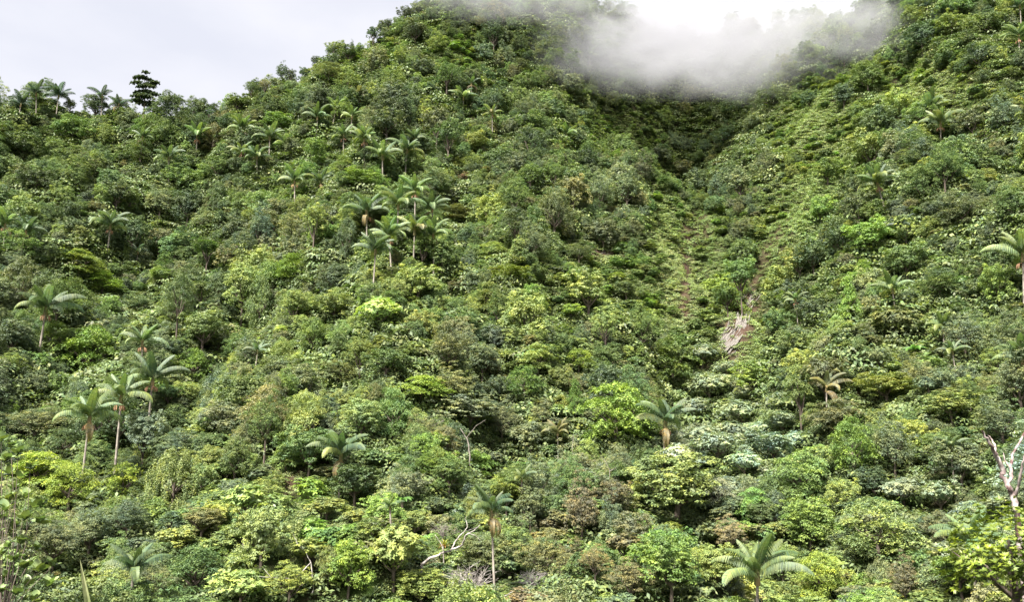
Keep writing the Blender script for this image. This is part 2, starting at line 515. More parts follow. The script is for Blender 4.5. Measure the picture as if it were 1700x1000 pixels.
# ------------------------------------------------------------------ ground
HI_ZONES_SOIL = [  # bare earth and rock: pixel centre, half sizes, lean (px of x per px of y), strength
    (1138, 455, 9, 100, 0.0, 1.0), (1222, 545, 34, 62, -0.45, 1.0), (1228, 606, 16, 22, 0.2, .9), (1252, 470, 9, 60, -0.35, .8),
    (1000, 420, 26, 11, 0.2, .9), (482, 805, 14, 30, 0, .9), (287, 828, 18, 16, 0, .8), (640, 792, 46, 8, 0, .7), (1160, 370, 16, 46, 0, .6),
    (420, 735, 14, 20, 0, .6), (1290, 400, 14, 60, -0.6, .5), (1120, 520, 6, 30, 0, .6), (262, 850, 12, 12, 0, .6)]

def soil_at(px, py):
    s = np.zeros(np.shape(px))
    for cx, cy, rx, ry, ln, st in HI_ZONES_SOIL:
        dx = (px - cx - ln * (py - cy)) / rx; dy = (py - cy) / ry
        s = np.maximum(s, st * np.clip(1.5 - np.sqrt(dx * dx + dy * dy), 0, 1))
    return np.clip(s, 0, 1)

core_x = np.arange(-200, 200.1, 1.6); ext = np.array([30, 80, 180, 400, 900, 2000])
xs = np.concatenate([-200 - ext[::-1], core_x, 200 + ext])
core_y = np.arange(-10, 320.1, 1.6)
ys = np.concatenate([-10 - ext[::-1], core_y, 320 + ext])
gx, gy = np.meshgrid(xs, ys)
gz = terrain_z(gx.ravel(), gy.ravel())
V = np.stack([gx.ravel(), gy.ravel(), gz], -1)
nx, ny = len(xs), len(ys)
ii = (np.arange(ny - 1)[:, None] * nx + np.arange(nx - 1)[None]).ravel()
F = np.stack([ii, ii + 1, ii + nx + 1, ii + nx], -1)
m, N, L = new_mat('forest_floor')
out = N.new('ShaderNodeOutputMaterial'); p = N.new('ShaderNodeBsdfPrincipled'); p.inputs['Roughness'].default_value = 1.0; p.inputs['Specular IOR Level'].default_value = 0.05
tc = N.new('ShaderNodeTexCoord')
nz = N.new('ShaderNodeTexNoise'); nz.inputs['Scale'].default_value = 0.35; nz.inputs['Detail'].default_value = 8; nz.inputs['Roughness'].default_value = 0.7
L.new(tc.outputs['Object'], nz.inputs['Vector'])
rp = N.new('ShaderNodeValToRGB')
rp.color_ramp.elements[0].position = 0.35; rp.color_ramp.elements[0].color = (0.035, 0.028, 0.018, 1)
rp.color_ramp.elements[1].position = 0.6; rp.color_ramp.elements[1].color = (0.03, 0.05, 0.012, 1)
L.new(nz.outputs['Fac'], rp.inputs[0])
nz2 = N.new('ShaderNodeTexNoise'); nz2.inputs['Scale'].default_value = 1.6; nz2.inputs['Detail'].default_value = 8; nz2.inputs['Roughness'].default_value = 0.75
L.new(tc.outputs['Object'], nz2.inputs['Vector'])
rp2 = N.new('ShaderNodeValToRGB')
rp2.color_ramp.elements[0].position = 0.38; rp2.color_ramp.elements[0].color = (0.05, 0.026, 0.02, 1)
rp2.color_ramp.elements[1].position = 0.64; rp2.color_ramp.elements[1].color = (0.10, 0.072, 0.052, 1)
L.new(nz2.outputs['Fac'], rp2.inputs[0])
so = N.new('ShaderNodeAttribute'); so.attribute_name = 'bare_earth'
mx = N.new('ShaderNodeMix'); mx.data_type = 'RGBA'
L.new(so.outputs['Fac'], mx.inputs[0]); L.new(rp.outputs[0], mx.inputs[6]); L.new(rp2.outputs[0], mx.inputs[7])
L.new(mx.outputs[2], p.inputs['Base Color'])
bp = N.new('ShaderNodeBump'); bp.inputs['Strength'].default_value = 0.8; bp.inputs['Distance'].default_value = 0.4
L.new(nz2.outputs['Fac'], bp.inputs['Height']); L.new(bp.outputs[0], p.inputs['Normal'])
L.new(p.outputs[0], out.inputs['Surface'])
me = mesh_np('hillside', V, F, m)
me.polygons.foreach_set('use_smooth', [True] * len(me.polygons))
ok = V[:, 1] > 25
ppx, ppy = proj(V[:, 0], np.where(ok, V[:, 1], 1e3), V[:, 2])
at = me.attributes.new('bare_earth', 'FLOAT', 'POINT')
at.data.foreach_set('value', np.where(ok, soil_at(ppx, ppy), 0).astype(np.float32))
hill = link('hillside', me)
hill['kind'] = 'structure'

# ------------------------------------------------------------------ colours
TINT = {
    'Y': (0.165, 0.22, 0.028), 'L': (0.155, 0.205, 0.045), 'G': (0.075, 0.125, 0.028), 'D': (0.046, 0.078, 0.028),
    'S': (0.155, 0.195, 0.105), 'O': (0.115, 0.125, 0.052), 'B': (0.135, 0.115, 0.055), 'V': (0.105, 0.185, 0.022), 'R': (0.12, 0.05, 0.03),
    'X': (0.085, 0.112, 0.052),
}
CNAME = {'Y': 'bright yellow-green', 'L': 'light green', 'G': 'mid green', 'D': 'dark green', 'S': 'pale silvery green', 'O': 'dull olive',
         'B': 'brown-tinged', 'V': 'vivid fresh green', 'R': 'reddish brown', 'X': 'grey-green'}
# regional mixtures: pixel centre, radius, tint weights, crown-kind weights
REG = [
    (100, 260, 170, 'DGGLXG', 'rrlfrl'), (330, 330, 150, 'DDGXGO', 'rfrrld'), (80, 470, 150, 'DDGGXL', 'llrfrl'), (330, 500, 130, 'DXGGXL', 'lrfrlu'),
    (450, 420, 110, 'XOLGSO', 'fdrfru'), (120, 620, 140, 'DGDXGV', 'lrlfrr'), (420, 620, 110, 'OLXGLG', 'frrdfl'), (560, 500, 90, 'LLGOLV', 'rrlfrl'),
    (600, 600, 120, 'GXLGDL', 'rlfrlr'), (760, 620, 110, 'OGDOXL', 'frflrf'), (880, 480, 120, 'LYGXLG', 'rlrrlf'), (1000, 560, 110, 'LOGXLG', 'rfrfrl'),
    (700, 480, 110, 'GLXOGL', 'rflrrr'), (600, 330, 120, 'GDVGXL', 'rlrfrr'), (800, 330, 130, 'GOGDLX', 'rlfrrf'), (950, 330, 120, 'XGODGX', 'ffrrrf'),
    (650, 180, 120, 'XGDXGL', 'rfrrfr'), (850, 180, 120, 'GDXOGX', 'rrfrfr'), (750, 60, 100, 'XDXGXO', 'rffrfr'), (950, 100, 80, 'DXXGX', 'frfr'),
    (1100, 300, 110, 'XOGDGX', 'frrfrf'), (1200, 220, 80, 'DDXGO', 'frrfr'), (1320, 250, 90, 'LGDOXL', 'rfrrfr'), (1450, 200, 90, 'GLDGXL', 'rrrfrd'),
    (1600, 100, 110, 'DGXDGL', 'rrfrrr'), (1600, 280, 110, 'GXLGOX', 'rfrrdf'), (1450, 400, 110, 'GVGDXL', 'rrrrld'), (1620, 420, 110, 'GXXGDL', 'frrrrf'),
    (1250, 500, 70, 'OGLG', 'frr'), (1400, 560, 110, 'DGXOGL', 'rlrurd'), (1580, 600, 120, 'XLGXOG', 'frrufr'), (1500, 680, 110, 'LGXGLD', 'rfrrlr'),
    (1220, 690, 100, 'SSSXSG', 'uuuuur'), (1080, 640, 80, 'DGXD', 'llrr'), (1340, 780, 100, 'GDVLXG', 'lrllrl'), (1520, 800, 110, 'SXDSXG', 'furufr'),
    (1450, 930, 130, 'LVXGYO', 'lrrlrf'), (1200, 920, 110, 'LOXGVL', 'rfurlr'), (1080, 900, 90, 'VGLDV', 'rrlrr'), (950, 850, 90, 'OXGBOG', 'frrffu'),
    (820, 780, 90, 'GXGDLX', 'rufrlr'), (680, 800, 90, 'GLDOGV', 'rrllfr'), (560, 860, 110, 'LLGLXV', 'rrufrr'), (400, 820, 110, 'LXGLOG', 'frurfu'),
    (420, 950, 110, 'SLLXG', 'ufrur'), (230, 760, 110, 'DGXLD', 'lrflr'), (250, 920, 110, 'XGLOG', 'frlff'), (60, 920, 90, 'OXLG', 'frf'), (700, 960, 110, 'YLGVX', 'rlrru'),
]
REGA = np.array([(r[0], r[1], r[2]) for r in REG], float)

def region_pick(px, py, r):
    w = np.exp(-((px - REGA[:, 0]) ** 2 + (py - REGA[:, 1]) ** 2) / (REGA[:, 2] * 0.55) ** 2) + 1e-9
    i = r.choices(range(len(REG)), weights=w)[0]
    return r.choice(REG[i][3]), r.choice(REG[i][4])

def jitter(t, r, a=0.16):
    k = math.exp(r.gauss(0, a)); h = r.gauss(0, 0.055)
    return (t[0] * k * (1 + h), t[1] * k, t[2] * k * (1 - h + r.gauss(0, .08)))

# zones of low growth where trees stand thinly: pixel centre, half sizes, lean
OPEN = [(1540, 135, 110, 46, 0.3, .98), (1330, 330, 62, 150, -0.55, .98), (1350, 180, 60, 70, -0.6, .95), (1170, 430, 48, 120, 0, .93), (1030, 450, 110, 90, 0.4, .6), (1112, 420, 40, 150, 0.1, .95),
        (1040, 210, 100, 55, 0.6, .6), (760, 80, 60, 60, 0, .55), (620, 80, 60, 30, -1.0, .6), (490, 890, 190, 60, 0, .88), (500, 800, 120, 50, 0, .8), (330, 880, 80, 60, -0.6, .6),
        (900, 450, 70, 80, 0.5, .5), (1240, 330, 40, 60, -0.2, .4), (1230, 560, 50, 70, -0.3, .9), (1480, 650, 70, 40, 0, .5), (640, 820, 60, 40, 0, .4), (280, 560, 40, 60, 0, .3)]

def open_at(px, py):
    s = np.zeros(np.shape(px))
    for cx, cy, rx, ry, ln, st in OPEN:
        dx = (px - cx - ln * (py - cy)) / rx; dy = (py - cy) / ry
        s = np.maximum(s, st * np.clip(1.4 - np.sqrt(dx * dx + dy * dy), 0, 1))
    return np.clip(s, 0, 1)

# ------------------------------------------------------------------ the registry of things, for labels
THINGS = []     # dict(o, px, py, w, D, kind, colour, form)

def register(o, px, py, w, D, kind, colour, form, label=None, group=None):
    THINGS.append(dict(o=o, px=px, py=py, w=w, D=D, kind=kind, colour=colour, form=form, label=label, group=group))

KINDNAME = {'r': ('rounded_tree', 'round-crowned tree'), 'l': ('layered_tree', 'layered flat-tiered tree'), 'c': ('conical_tree', 'conical tiered tree'), 'f': ('fine_leaved_tree', 'fine-leaved tree'),
            'u': ('umbrella_leaved_tree', 'large-leaved umbrella tree'), 'd': ('vine_draped_tree', 'vine-draped tree'), 's': ('shrub', 'low leafy shrub')}
GROUPNAME = {'r': 'round-crowned trees on the hillside', 'l': 'layered trees on the hillside', 'c': 'conical trees on the hillside', 'f': 'fine-leaved trees on the hillside',
             'u': 'umbrella trees on the hillside', 'd': 'vine-draped trees on the hillside', 's': 'shrubs on the open slopes'}
TINT = {k: (v[0] * 1.78, v[1] * 1.64, v[2] * 2.1 + .007) for k, v in TINT.items()}
TINT = {k: v if k in 'SY' else tuple(a * .7 + b * .3 for a, b in zip(v, (.182, .218, .085))) for k, v in TINT.items()}
TR = random.Random(5)
OCC = []   # (px, py, rx, ry, D) of placed hand-set things

def make_tree(x, y, z, w, h, hc, kind, colour, variant=None, label=None, trunk=True, tint=None, rot=None):
    """w = crown width, h = crown height, hc = height of the crown's middle above ground (m)"""
    name = KINDNAME[kind][0]
    root = link(name, None)
    root.location = (x, y, z)
    root.rotation_euler = (0, 0, TR.uniform(0, 6.28) if rot is None else rot)
    v = TR.randrange(len(CROWNS[kind])) if variant is None else variant
    c = link('crown' if kind != 's' else 'foliage', CROWNS[kind][v], root)
    c.location = (0, 0, hc)
    c.rotation_euler = (TR.uniform(-.1, .1), TR.uniform(-.1, .1), 0)
    c.scale = (w / 2 * TR.uniform(.9, 1.1), w / 2 * TR.uniform(.9, 1.1), h / 2)
    t = tint or jitter(TINT[colour], TR)
    c['leaf_tint'] = t
    if trunk:
        tk = link('trunk' if kind != 's' else 'stem', TRUNKS[TR.randrange(3)], root)
        tk.scale = (w / 2 * .85, w / 2 * .85, hc)
    px, py = proj(x, y, z + hc)
    register(root, px, py, w * FPX / y, y, kind, colour, KINDNAME[kind][1], label, GROUPNAME[kind])
    return root

def tree_px(px, py, w, h, kind, colour, label=None, variant=None, lift=0.0, tint=None):
    """a tree whose crown shows centred at the pixel with the given size in pixels"""
    def hf(D):
        return h / FPX * D * 0.37 + .7 + lift
    x, y, z = stand(px, py, hf)
    wm, hm = w / FPX * y, h / FPX * y
    make_tree(x, y, z - 0.2, wm, hm, float(hf(y)) + 0.2, kind, colour, variant, label, tint=tint)
    OCC.append((px, py, w / 2, h / 2, y))

# hand-placed trees: px, py, width px, height px, kind, colour, label
HAND = [
    # bottom left
    (62, 785, 110, 62, 'l', 'Y', None), (118, 808, 105, 80, 'l', 'Y', None), (205, 800, 78, 66, 'l', 'Y', None), (60, 708, 100, 62, 'f', 'O', None),
    (105, 740, 80, 52, 'l', 'D', None), (295, 745, 80, 60, 'f', 'X', None), (290, 800, 86, 100, 'd', 'L', None), (325, 950, 110, 84, 'l', 'G', None),
    (545, 945, 46, 62, 'l', 'L', None), (365, 695, 72, 62, 'r', 'O', None), (288, 692, 60, 44, 'l', 'G', None), (400, 975, 96, 74, 'u', 'L', None), (480, 985, 84, 66, 'f', 'L', None),
    (150, 880, 90, 90, 'f', 'O', None), (90, 920, 100, 90, 'f', 'X', None), (210, 870, 80, 60, 'f', 'X', None), (335, 870, 70, 50, 'r', 'O', None),
    # bottom middle
    (600, 697, 66, 76, 'r', 'L', None), (652, 690, 66, 95, 'l', 'G', None), (780, 682, 120, 62, 'r', 'O', None), (790, 778, 74, 52, 'l', 'V', None), (590, 805, 92, 84, 'r', 'G', None),
    (655, 915, 112, 118, 'u', 'L', None), (578, 958, 78, 92, 'r', 'V', None), (965, 850, 66, 104, 'f', 'B', None), (987, 938, 48, 52, 'f', 'B', None), (1050, 965, 72, 66, 'f', 'B', None),
    (1122, 815, 168, 128, 'r', 'L', None), (1112, 945, 112, 116, 'r', 'V', None), (1022, 690, 130, 112, 'l', 'V', None), (955, 664, 44, 72, 'c', 'V', None), (1115, 605, 100, 90, 'l', 'G', None),
    (870, 640, 64, 60, 'l', 'G', None), (700, 975, 100, 60, 'r', 'L', None), (880, 850, 60, 80, 'r', 'X', None), (745, 790, 70, 60, 'r', 'G', None), (880, 735, 70, 70, 'r', 'X', None),
    (690, 870, 60, 50, 'r', 'L', None), (800, 930, 90, 90, 'r', 'X', None), (900, 930, 80, 90, 'f', 'O', None),
    # bottom right
    (1185, 945, 74, 90, 'r', 'L', None), (1212, 888, 60, 60, 'f', 'B', None), (1455, 890, 132, 104, 'l', 'L', None), (1330, 795, 110, 84, 'l', 'G', None), (1345, 875, 96, 100, 'r', 'V', None),
    (1415, 745, 88, 96, 'l', 'V', None), (1395, 690, 90, 56, 'l', 'O', None), (1178, 642, 84, 70, 'u', 'S', None), (1232, 688, 92, 66, 'u', 'S', None), (1192, 742, 92, 70, 'u', 'S', None),
    (1150, 682, 66, 50, 'u', 'S', None), (1214, 716, 64, 48, 'u', 'S', None), (1258, 718, 70, 50, 'u', 'S', None), (1245, 652, 56, 42, 'u', 'S', None), (1300, 700, 66, 50, 'u', 'S', None), (1236, 770, 70, 52, 'u', 'S', None), (1162, 766, 50, 44, 'u', 'S', None), (1205, 612, 50, 36, 'u', 'S', None), (1320, 735, 60, 46, 'u', 'S', None),
    (1282, 742, 84, 66, 'u', 'S', None), (1165, 590, 60, 44, 'u', 'S', None), (1482, 745, 70, 110, 'f', 'X', None), (1500, 822, 86, 66, 'u', 'S', None), (1560, 826, 74, 60, 'u', 'S', None), (1592, 775, 90, 96, 'r', 'X', None),
    (1595, 965, 84, 66, 'r', 'V', None), (1502, 965, 62, 76, 'f', 'B', None), (1360, 960, 80, 80, 'l', 'Y', None), (1300, 940, 60, 60, 'r', 'L', None), (1560, 880, 70, 60, 'l', 'O', None), (1450, 800, 60, 60, 'r', 'D', None),
    # middle
    (745, 585, 84, 92, 'f', 'O', None), (752, 642, 74, 60, 'f', 'O', None), (850, 458, 62, 34, 'r', 'Y', None), (960, 600, 60, 40, 'l', 'Y', None), (892, 600, 60, 50, 'l', 'L', None),
    (948, 522, 42, 30, 'r', 'Y', None), (555, 512, 74, 60, 'r', 'L', None), (432, 505, 52, 104, 'l', 'G', None), (485, 452, 62, 60, 'l', 'V', None), (575, 400, 44, 90, 'l', 'D', None),
    (520, 560, 60, 70, 'l', 'V', None), (640, 600, 80, 60, 'r', 'G', None), (560, 620, 70, 60, 'f', 'X', None), (700, 655, 90, 46, 'l', 'Y', None), (800, 600, 60, 80, 'r', 'D', None),
    (1040, 480, 50, 40, 'r', 'G', None), (960, 420, 60, 40, 'f', 'X', None), (820, 420, 60, 40, 'l', 'L', None), (760, 360, 60, 34, 'l', 'O', None), (630, 520, 80, 70, 'u', 'L', None),
    # right
    (1410, 497, 56, 88, 'c', 'V', None), (1362, 350, 50, 62, 'r', 'V', None), (1350, 432, 60, 78, 'r', 'D', None), (1440, 398, 80, 84, 'r', 'V', None), (1505, 440, 80, 80, 'r', 'G', None),
    (1350, 520, 60, 66, 'r', 'D', None), (1485, 540, 84, 70, 'u', 'X', None), (1655, 480, 54, 100, 'r', 'V', None), (1600, 560, 80, 80, 'f', 'X', None), (1470, 645, 100, 56, 'r', 'L', None),
    (1255, 632, 72, 70, 'r', 'V', None), (1372, 285, 62, 60, 'r', 'L', None), (1400, 90, 44, 70, 'f', 'D', None), (1458, 58, 60, 56, 'f', 'X', None), (1530, 62, 62, 66, 'r', 'D', None),
    (1578, 40, 46, 56, 'r', 'G', None), (1640, 40, 60, 60, 'r', 'G', None), (1440, 130, 60, 70, 'r', 'G', None), (1400, 160, 36, 60, 'r', 'D', None), (1282, 165, 60, 46, 'f', 'D', None),
    (1215, 180, 50, 40, 'f', 'D', None), (1345, 165, 40, 40, 'r', 'D', None), (1210, 225, 60, 50, 'f', 'X', None), (1275, 275, 50, 60, 'f', 'O', None), (1480, 300, 50, 60, 'f', 'X', None),
    (1600, 360, 90, 80, 'f', 'X', None), (1680, 340, 60, 70, 'r', 'G', None), (1560, 480, 70, 60, 'f', 'G', None), (1660, 700, 90, 90, 'f', 'X', None), (1580, 680, 80, 60, 'r', 'L', None),
    # upper left
    (160, 172, 46, 44, 'r', 'D', None), (395, 172, 48, 36, 'r', 'G', None), (418, 146, 26, 32, 'f', 'D', None), (440, 142, 22, 20, 'f', 'B', None), (484, 120, 18, 24, 'r', 'D', None),
    (508, 114, 28, 22, 'r', 'D', None), (525, 98, 22, 22, 'r', 'D', None), (545, 78, 9, 18, 'f', 'D', None), (554, 74, 9, 18, 'f', 'D', None), (585, 60, 10, 22, 'f', 'D', None), (621, 32, 26, 30, 'r', 'D', None), (645, 24, 14, 22, 'r', 'D', None),
    (675, 12, 30, 36, 'r', 'D', None), (596, 298, 56, 50, 'r', 'V', None), (40, 245, 70, 60, 'r', 'G', None), (120, 215, 70, 50, 'r', 'G', None), (460, 205, 60, 46, 'r', 'V', None),
    (265, 345, 60, 66, 'f', 'O', None), (350, 165, 16, 22, 'f', 'D', None), (322, 178, 14, 18, 'f', 'D', None), (116, 176, 22, 18, 'r', 'D', None), (372, 166, 12, 22, 'f', 'D', None),
    (235, 255, 60, 50, 'l', 'D', None), (60, 300, 70, 60, 'r', 'D', None), (570, 240, 40, 40, 'r', 'D', None), (690, 55, 44, 50, 'r', 'X', None), (720, 30, 40, 36, 'f', 'X', None),
    (770, 296, 22, 18, 'f', 'R', 'small reddish brown tree among green crowns above the palm cluster'), (755, 480, 40, 30, 'r', 'B', None), (580, 90, 40, 30, 'r', 'D', None), (545, 120, 60, 30, 'f', 'O', None),
    (205, 275, 16, 16, 'f', 'B', None), (340, 40 + 330, 40, 40, 'f', 'X', None), (130, 440, 90, 50, 'l', 'L', None), (90, 560, 60, 60, 'l', 'V', None), (150, 590, 110, 100, 'l', 'V', None),
    (230, 510, 70, 44, 'f', 'X', None), (320, 610, 60, 60, 'l', 'V', None), (160, 345, 34, 24, 'f', 'B', None), (170, 470, 70, 44, 'l', 'V', None), (60, 640, 80, 60, 'f', 'X', None), (90, 645, 40, 60, 'r', 'V', None),
]
for h in HAND:
    tree_px(h[0], h[1], h[2], h[3], h[4], h[5], label=h[6], lift=2.0 if h[1] < 190 and h[0] < 700 else 0.0)

# ------------------------------------------------------------------ palms
def frond_mesh(seed, droop, length=2.9, yellow=0.0):
    """one pinnate frond: an arching rachis with leaflets hanging from both sides"""
    g = np.random.default_rng(seed)
    n = 26
    t = np.linspace(0, 1, n)
    el = math.radians(68) - droop * t ** 1.15
    ds = length / n
    x = np.concatenate([[0], np.cumsum(np.cos(el[:-1]) * ds)]); z = np.concatenate([[0], np.cumsum(np.sin(el[:-1]) * ds)])
    Vs, Fs, Ag = [], [], []
    def quad(a, b, c, d, ag):
        o = len(Vs); Vs.extend([a, b, c, d]); Fs.append((o, o + 1, o + 2, o + 3)); Ag.append(ag)
    for i in range(n - 1):
        w = 0.035 * (1 - t[i] * 0.8)
        quad((x[i], -w, z[i]), (x[i + 1], -w, z[i + 1]), (x[i + 1], w, z[i + 1]), (x[i], w, z[i]), 0.95)
    for i in range(3, n):
        tt = t[i]
        ln = 0.62 * math.sin(math.pi * min(1, (0.13 + tt * 0.87)) ** 0.8) ** 0.6 * (length / 2.9) + 0.12
        for s in (-1, 1):
            for sub in (0, .5):
                l = ln * g.uniform(0.88, 1.08)
                ox, oz = x[i] - sub * ds * math.cos(el[i]), z[i] - sub * ds * math.sin(el[i])
                base = np.array([ox, 0, oz])
                out = np.array([0.42 * math.cos(el[i]), s * 0.85, 0.25]); out = out / np.linalg.norm(out)
                p1 = base + out * l * 0.45
                p2 = p1 + np.array([0.35 * math.cos(el[i]), s * 0.42, -0.9]) * l * 0.6
                wv = np.array([math.cos(el[i]), 0, math.sin(el[i])]) * 0.032
                ag = float(np.clip(g.normal(0.4 + yellow, 0.16), 0, 1))
                quad(tuple(base - wv * .6), tuple(base + wv * .6), tuple(p1 + wv), tuple(p1 - wv), ag)
                quad(tuple(p1 - wv), tuple(p1 + wv), tuple(p2 + wv * .2), tuple(p2 - wv * .2), ag)
    return mesh_np('frond', Vs, Fs, M_FROND, Ag)
FRONDS = [frond_mesh(1, .85, 2.5), frond_mesh(2, 1.3, 2.9), frond_mesh(3, 1.75, 3.1), frond_mesh(4, 2.1, 3.1, .15), frond_mesh(5, 1.55, 3.2), frond_mesh(6, 2.45, 2.8, .25)]

def spear_mesh():
    s = Soup(); s.add(tube([(0, 0, 0), (0.02, 0, 0.8), (0.06, 0, 1.6), (0.1, 0, 2.1)], [0.05, 0.045, 0.03, 0.004], 6))
    return s.mesh('spear_leaf', M_FROND)
SPEAR = spear_mesh()

def lathe(prof, sides=10):
    V, F = [], []
    for r, z in prof:
        for k in range(sides):
            a = 2 * math.pi * k / sides
            V.append((r * math.cos(a), r * math.sin(a), z))
    for i in range(len(prof) - 1):
        for k in range(sides):
            a = i * sides + k; b = i * sides + (k + 1) % sides
            F.append((a, b, b + sides, a + sides))
    return V, F
_s = Soup(); _s.add(lathe([(0.13, 0), (0.165, 0.12), (0.15, 0.5), (0.1, 0.95), (0.05, 1.15)]))
SHAFT = _s.mesh('crownshaft', M_SHAFT)

def fruit_mesh(seed):
    """a spray of orange flower and fruit stalks hanging under the crownshaft"""
    g = random.Random(seed); s = Soup()
    s.add(tube([(0.1, 0, 0), (0.32, 0, 0.03), (0.42, 0, -0.08)], [0.035, 0.03, 0.02], 5))
    for k in range(16):
        a = g.uniform(-1.2, 1.2); r = g.uniform(.2, .4)
        x0 = 0.3 + .12 * (k % 3) / 2
        s.add(tube([(x0, 0, 0), (x0 + math.cos(a) * r * .6, math.sin(a) * r * .8, -.08 - g.uniform(0, .15)), (x0 + math.cos(a) * r * .8, math.sin(a) * r, -.4 - g.uniform(0, .25))], [0.018, 0.02, 0.012], 3))
    return s.mesh('fruit_cluster', M_FRUIT)
FRUITS = [fruit_mesh(1), fruit_mesh(2)]
_s = Soup()
_s.add(tube([(0, 0, -1.2 / 8), (0.006, 0, .3), (-0.004, 0.004, .7), (0, 0, 1)], [0.145, 0.12, 0.1, 0.095], 9))
PALMTRUNK = _s.mesh('trunk', M_PALM_BARK)
PR = random.Random(17)

PALMS = [  # px, py of the crown's heart, crown width px, trunk metres, tint key, fruit, label
    (32, 172, 40, 7, 'd', 0, 'first dark skyline palm, fronds half sunk in the ridge-top bushes'),
    (65, 158, 42, 8, 'd', 0, 'dark skyline palm, the middle one of three in a row against the sky'),
    (97, 160, 44, 8, 'd', 0, 'dark skyline palm closest to the tall bushy ridge tree, in a row of three'),
    (172, 158, 36, 9, 'd', 0, 'dark palm poking out of the dark ridge tree beside the windswept tree'),
    (197, 172, 34, 6, 'd', 0, 'small dark skyline palm directly beside the foot of the windswept tree'),
    (237, 229, 36, 7, 'b', 0, None), (328, 228, 50, 9, 'g', 1, None), (284, 262, 46, 8, 'b', 0, None), (403, 215, 46, 10, 'g', 1, None), (400, 250, 38, 9, 'y', 1, None),
    (449, 230, 52, 7, 'b', 0, None), (474, 242, 42, 6, 'g', 0, None), (430, 262, 46, 6, 'b', 0, None), (527, 195, 44, 8, 'b', 0, None), (552, 178, 34, 7, 'g', 0, None), (492, 302, 50, 9, 'g', 1, None), (535, 303, 46, 7, 'b', 0, None),
    (596, 160, 36, 8, 'o', 1, None), (583, 193, 38, 7, 'g', 0, None), (572, 222, 44, 8, 'g', 1, None), (607, 232, 50, 8, 'g', 1, None), (637, 262, 58, 8, 'g', 0, None), (673, 255, 56, 8, 'b', 0, None), (690, 232, 44, 7, 'b', 0, None),
    (770, 163, 42, 7, 'b', 0, None), (783, 140, 34, 6, 'b', 0, None), (818, 186, 32, 10, 'y', 1, None), (940, 223, 38, 5, 'g', 0, None), (980, 92, 34, 6, 'b', 0, None), (850, 325, 30, 5, 'b', 0, None),
    (690, 318, 54, 9, 'g', 1, 'topmost palm of the palm cluster, an orange fruit spray under its fronds'),
    (720, 345, 56, 8, 'b', 0, 'blue-green palm beside the topmost palm of the palm cluster'),
    (612, 352, 68, 9, 'b', 1, 'wide blue-green palm at the upper outer end of the palm cluster'),
    (660, 345, 68, 9, 'g', 0, 'broad pale-fronded palm in the upper middle of the palm cluster'),
    (653, 390, 64, 9, 'g', 1, 'central palm of the palm cluster with orange fruit hanging below'),
    (687, 386, 62, 9, 'y', 0, 'faintly yellow-tinged palm between the two lower fruiting palms of the cluster'),
    (722, 396, 66, 11, 'g', 1, 'palm with a long white trunk and orange fruit, lower end of the cluster'),
    (620, 416, 64, 12, 'b', 0, 'lowest palm of the cluster on the longest bare white trunk'),
    (1550, 178, 62, 8, 'b', 0, 'upper of two overlapping palms on the bright open slope under the ridge'),
    (1556, 206, 56, 7, 'y', 1, 'lower of two overlapping palms, pale drooping fronds, on the bright open slope'),
    (1468, 306, 62, 8, 'b', 1, 'lone palm with blue-green top fronds and yellow lower fronds on the far slope'),
    (1686, 60, 50, 8, 'g', 1, None), (1690, 12, 44, 8, 'b', 0, None), (1694, 185, 44, 7, 'y', 0, None), (1535, 8, 26, 6, 'd', 0, None),
    (12, 372, 52, 8, 'g', 1, None), (38, 380, 54, 8, 'b', 1, None), (182, 376, 56, 9, 'b', 1, 'slender palm with orange fruit and a bare trunk, alone amid dark crowns'),
    (72, 518, 82, 9, 'b', 1, 'wide palm with long arching fronds, alone on the dark lower slope'), (240, 568, 66, 8, 'g', 1, 'palm with a short thick reddish trunk above the trio of palms'),
    (252, 632, 82, 10, 'b', 1, 'uppermost palm of the trio, its fronds overlapping its neighbour'), (202, 658, 88, 12, 'g', 1, 'middle palm of the trio with the longest bare trunk'),
    (146, 690, 84, 9, 'g', 1, 'lowest and shortest palm of the trio with two orange fruit sprays'),
    (424, 577, 36, 5, 'b', 0, None), (228, 415, 32, 5, 'b', 0, None),
    (1690, 432, 92, 9, 'y', 1, None), (1485, 486, 58, 6, 'g', 0, None), (1322, 495, 36, 7, 'y', 1, None), (1562, 545, 56, 6, 'g', 0, None), (1585, 578, 44, 6, 'b', 0, None),
    (1692, 596, 80, 8, 'g', 1, None), (1307, 567, 32, 5, 'y', 0, None), (1368, 640, 56, 5, 'o', 0, None), (1505, 372, 40, 5, 'd', 0, None), (1578, 740, 44, 6, 'b', 0, None),
    (216, 932, 84, 5, 'b', 0, 'stout palm with short broad fronds low on the near slope'), (566, 756, 84, 5, 'b', 0, None),
    (825, 838, 78, 9, 'b', 1, 'dark green palm with a rusty fruit skirt and thin trunk near the bleached branch'),
    (926, 718, 46, 5, 'o', 0, 'small palm with two yellow lower fronds in deep shade'), (1098, 700, 82, 7, 'b', 1, 'palm beside the big layered tree at the edge of the silvery trees'),
    (866, 786, 40, 5, 'y', 0, None), (655, 826, 36, 4, 'g', 0, None), (1250, 958, 122, 6, 'g', 0, 'largest palm, long arching fronds striped yellow, at the bottom edge'),
    (1610, 905, 110, 7, 'g', 0, 'palm half hidden behind the glossy-leaved tree, yellowing frond sticking out'),
]
PT = {'d': (0.05, 0.075, 0.05), 'b': (0.088, 0.128, 0.06), 'g': (0.115, 0.165, 0.065), 'y': (0.135, 0.175, 0.07), 'o': (0.15, 0.15, 0.07)}
PT = {k: (v[0] * 1.35, v[1] * 1.3, v[2] * 1.45) for k, v in PT.items()}

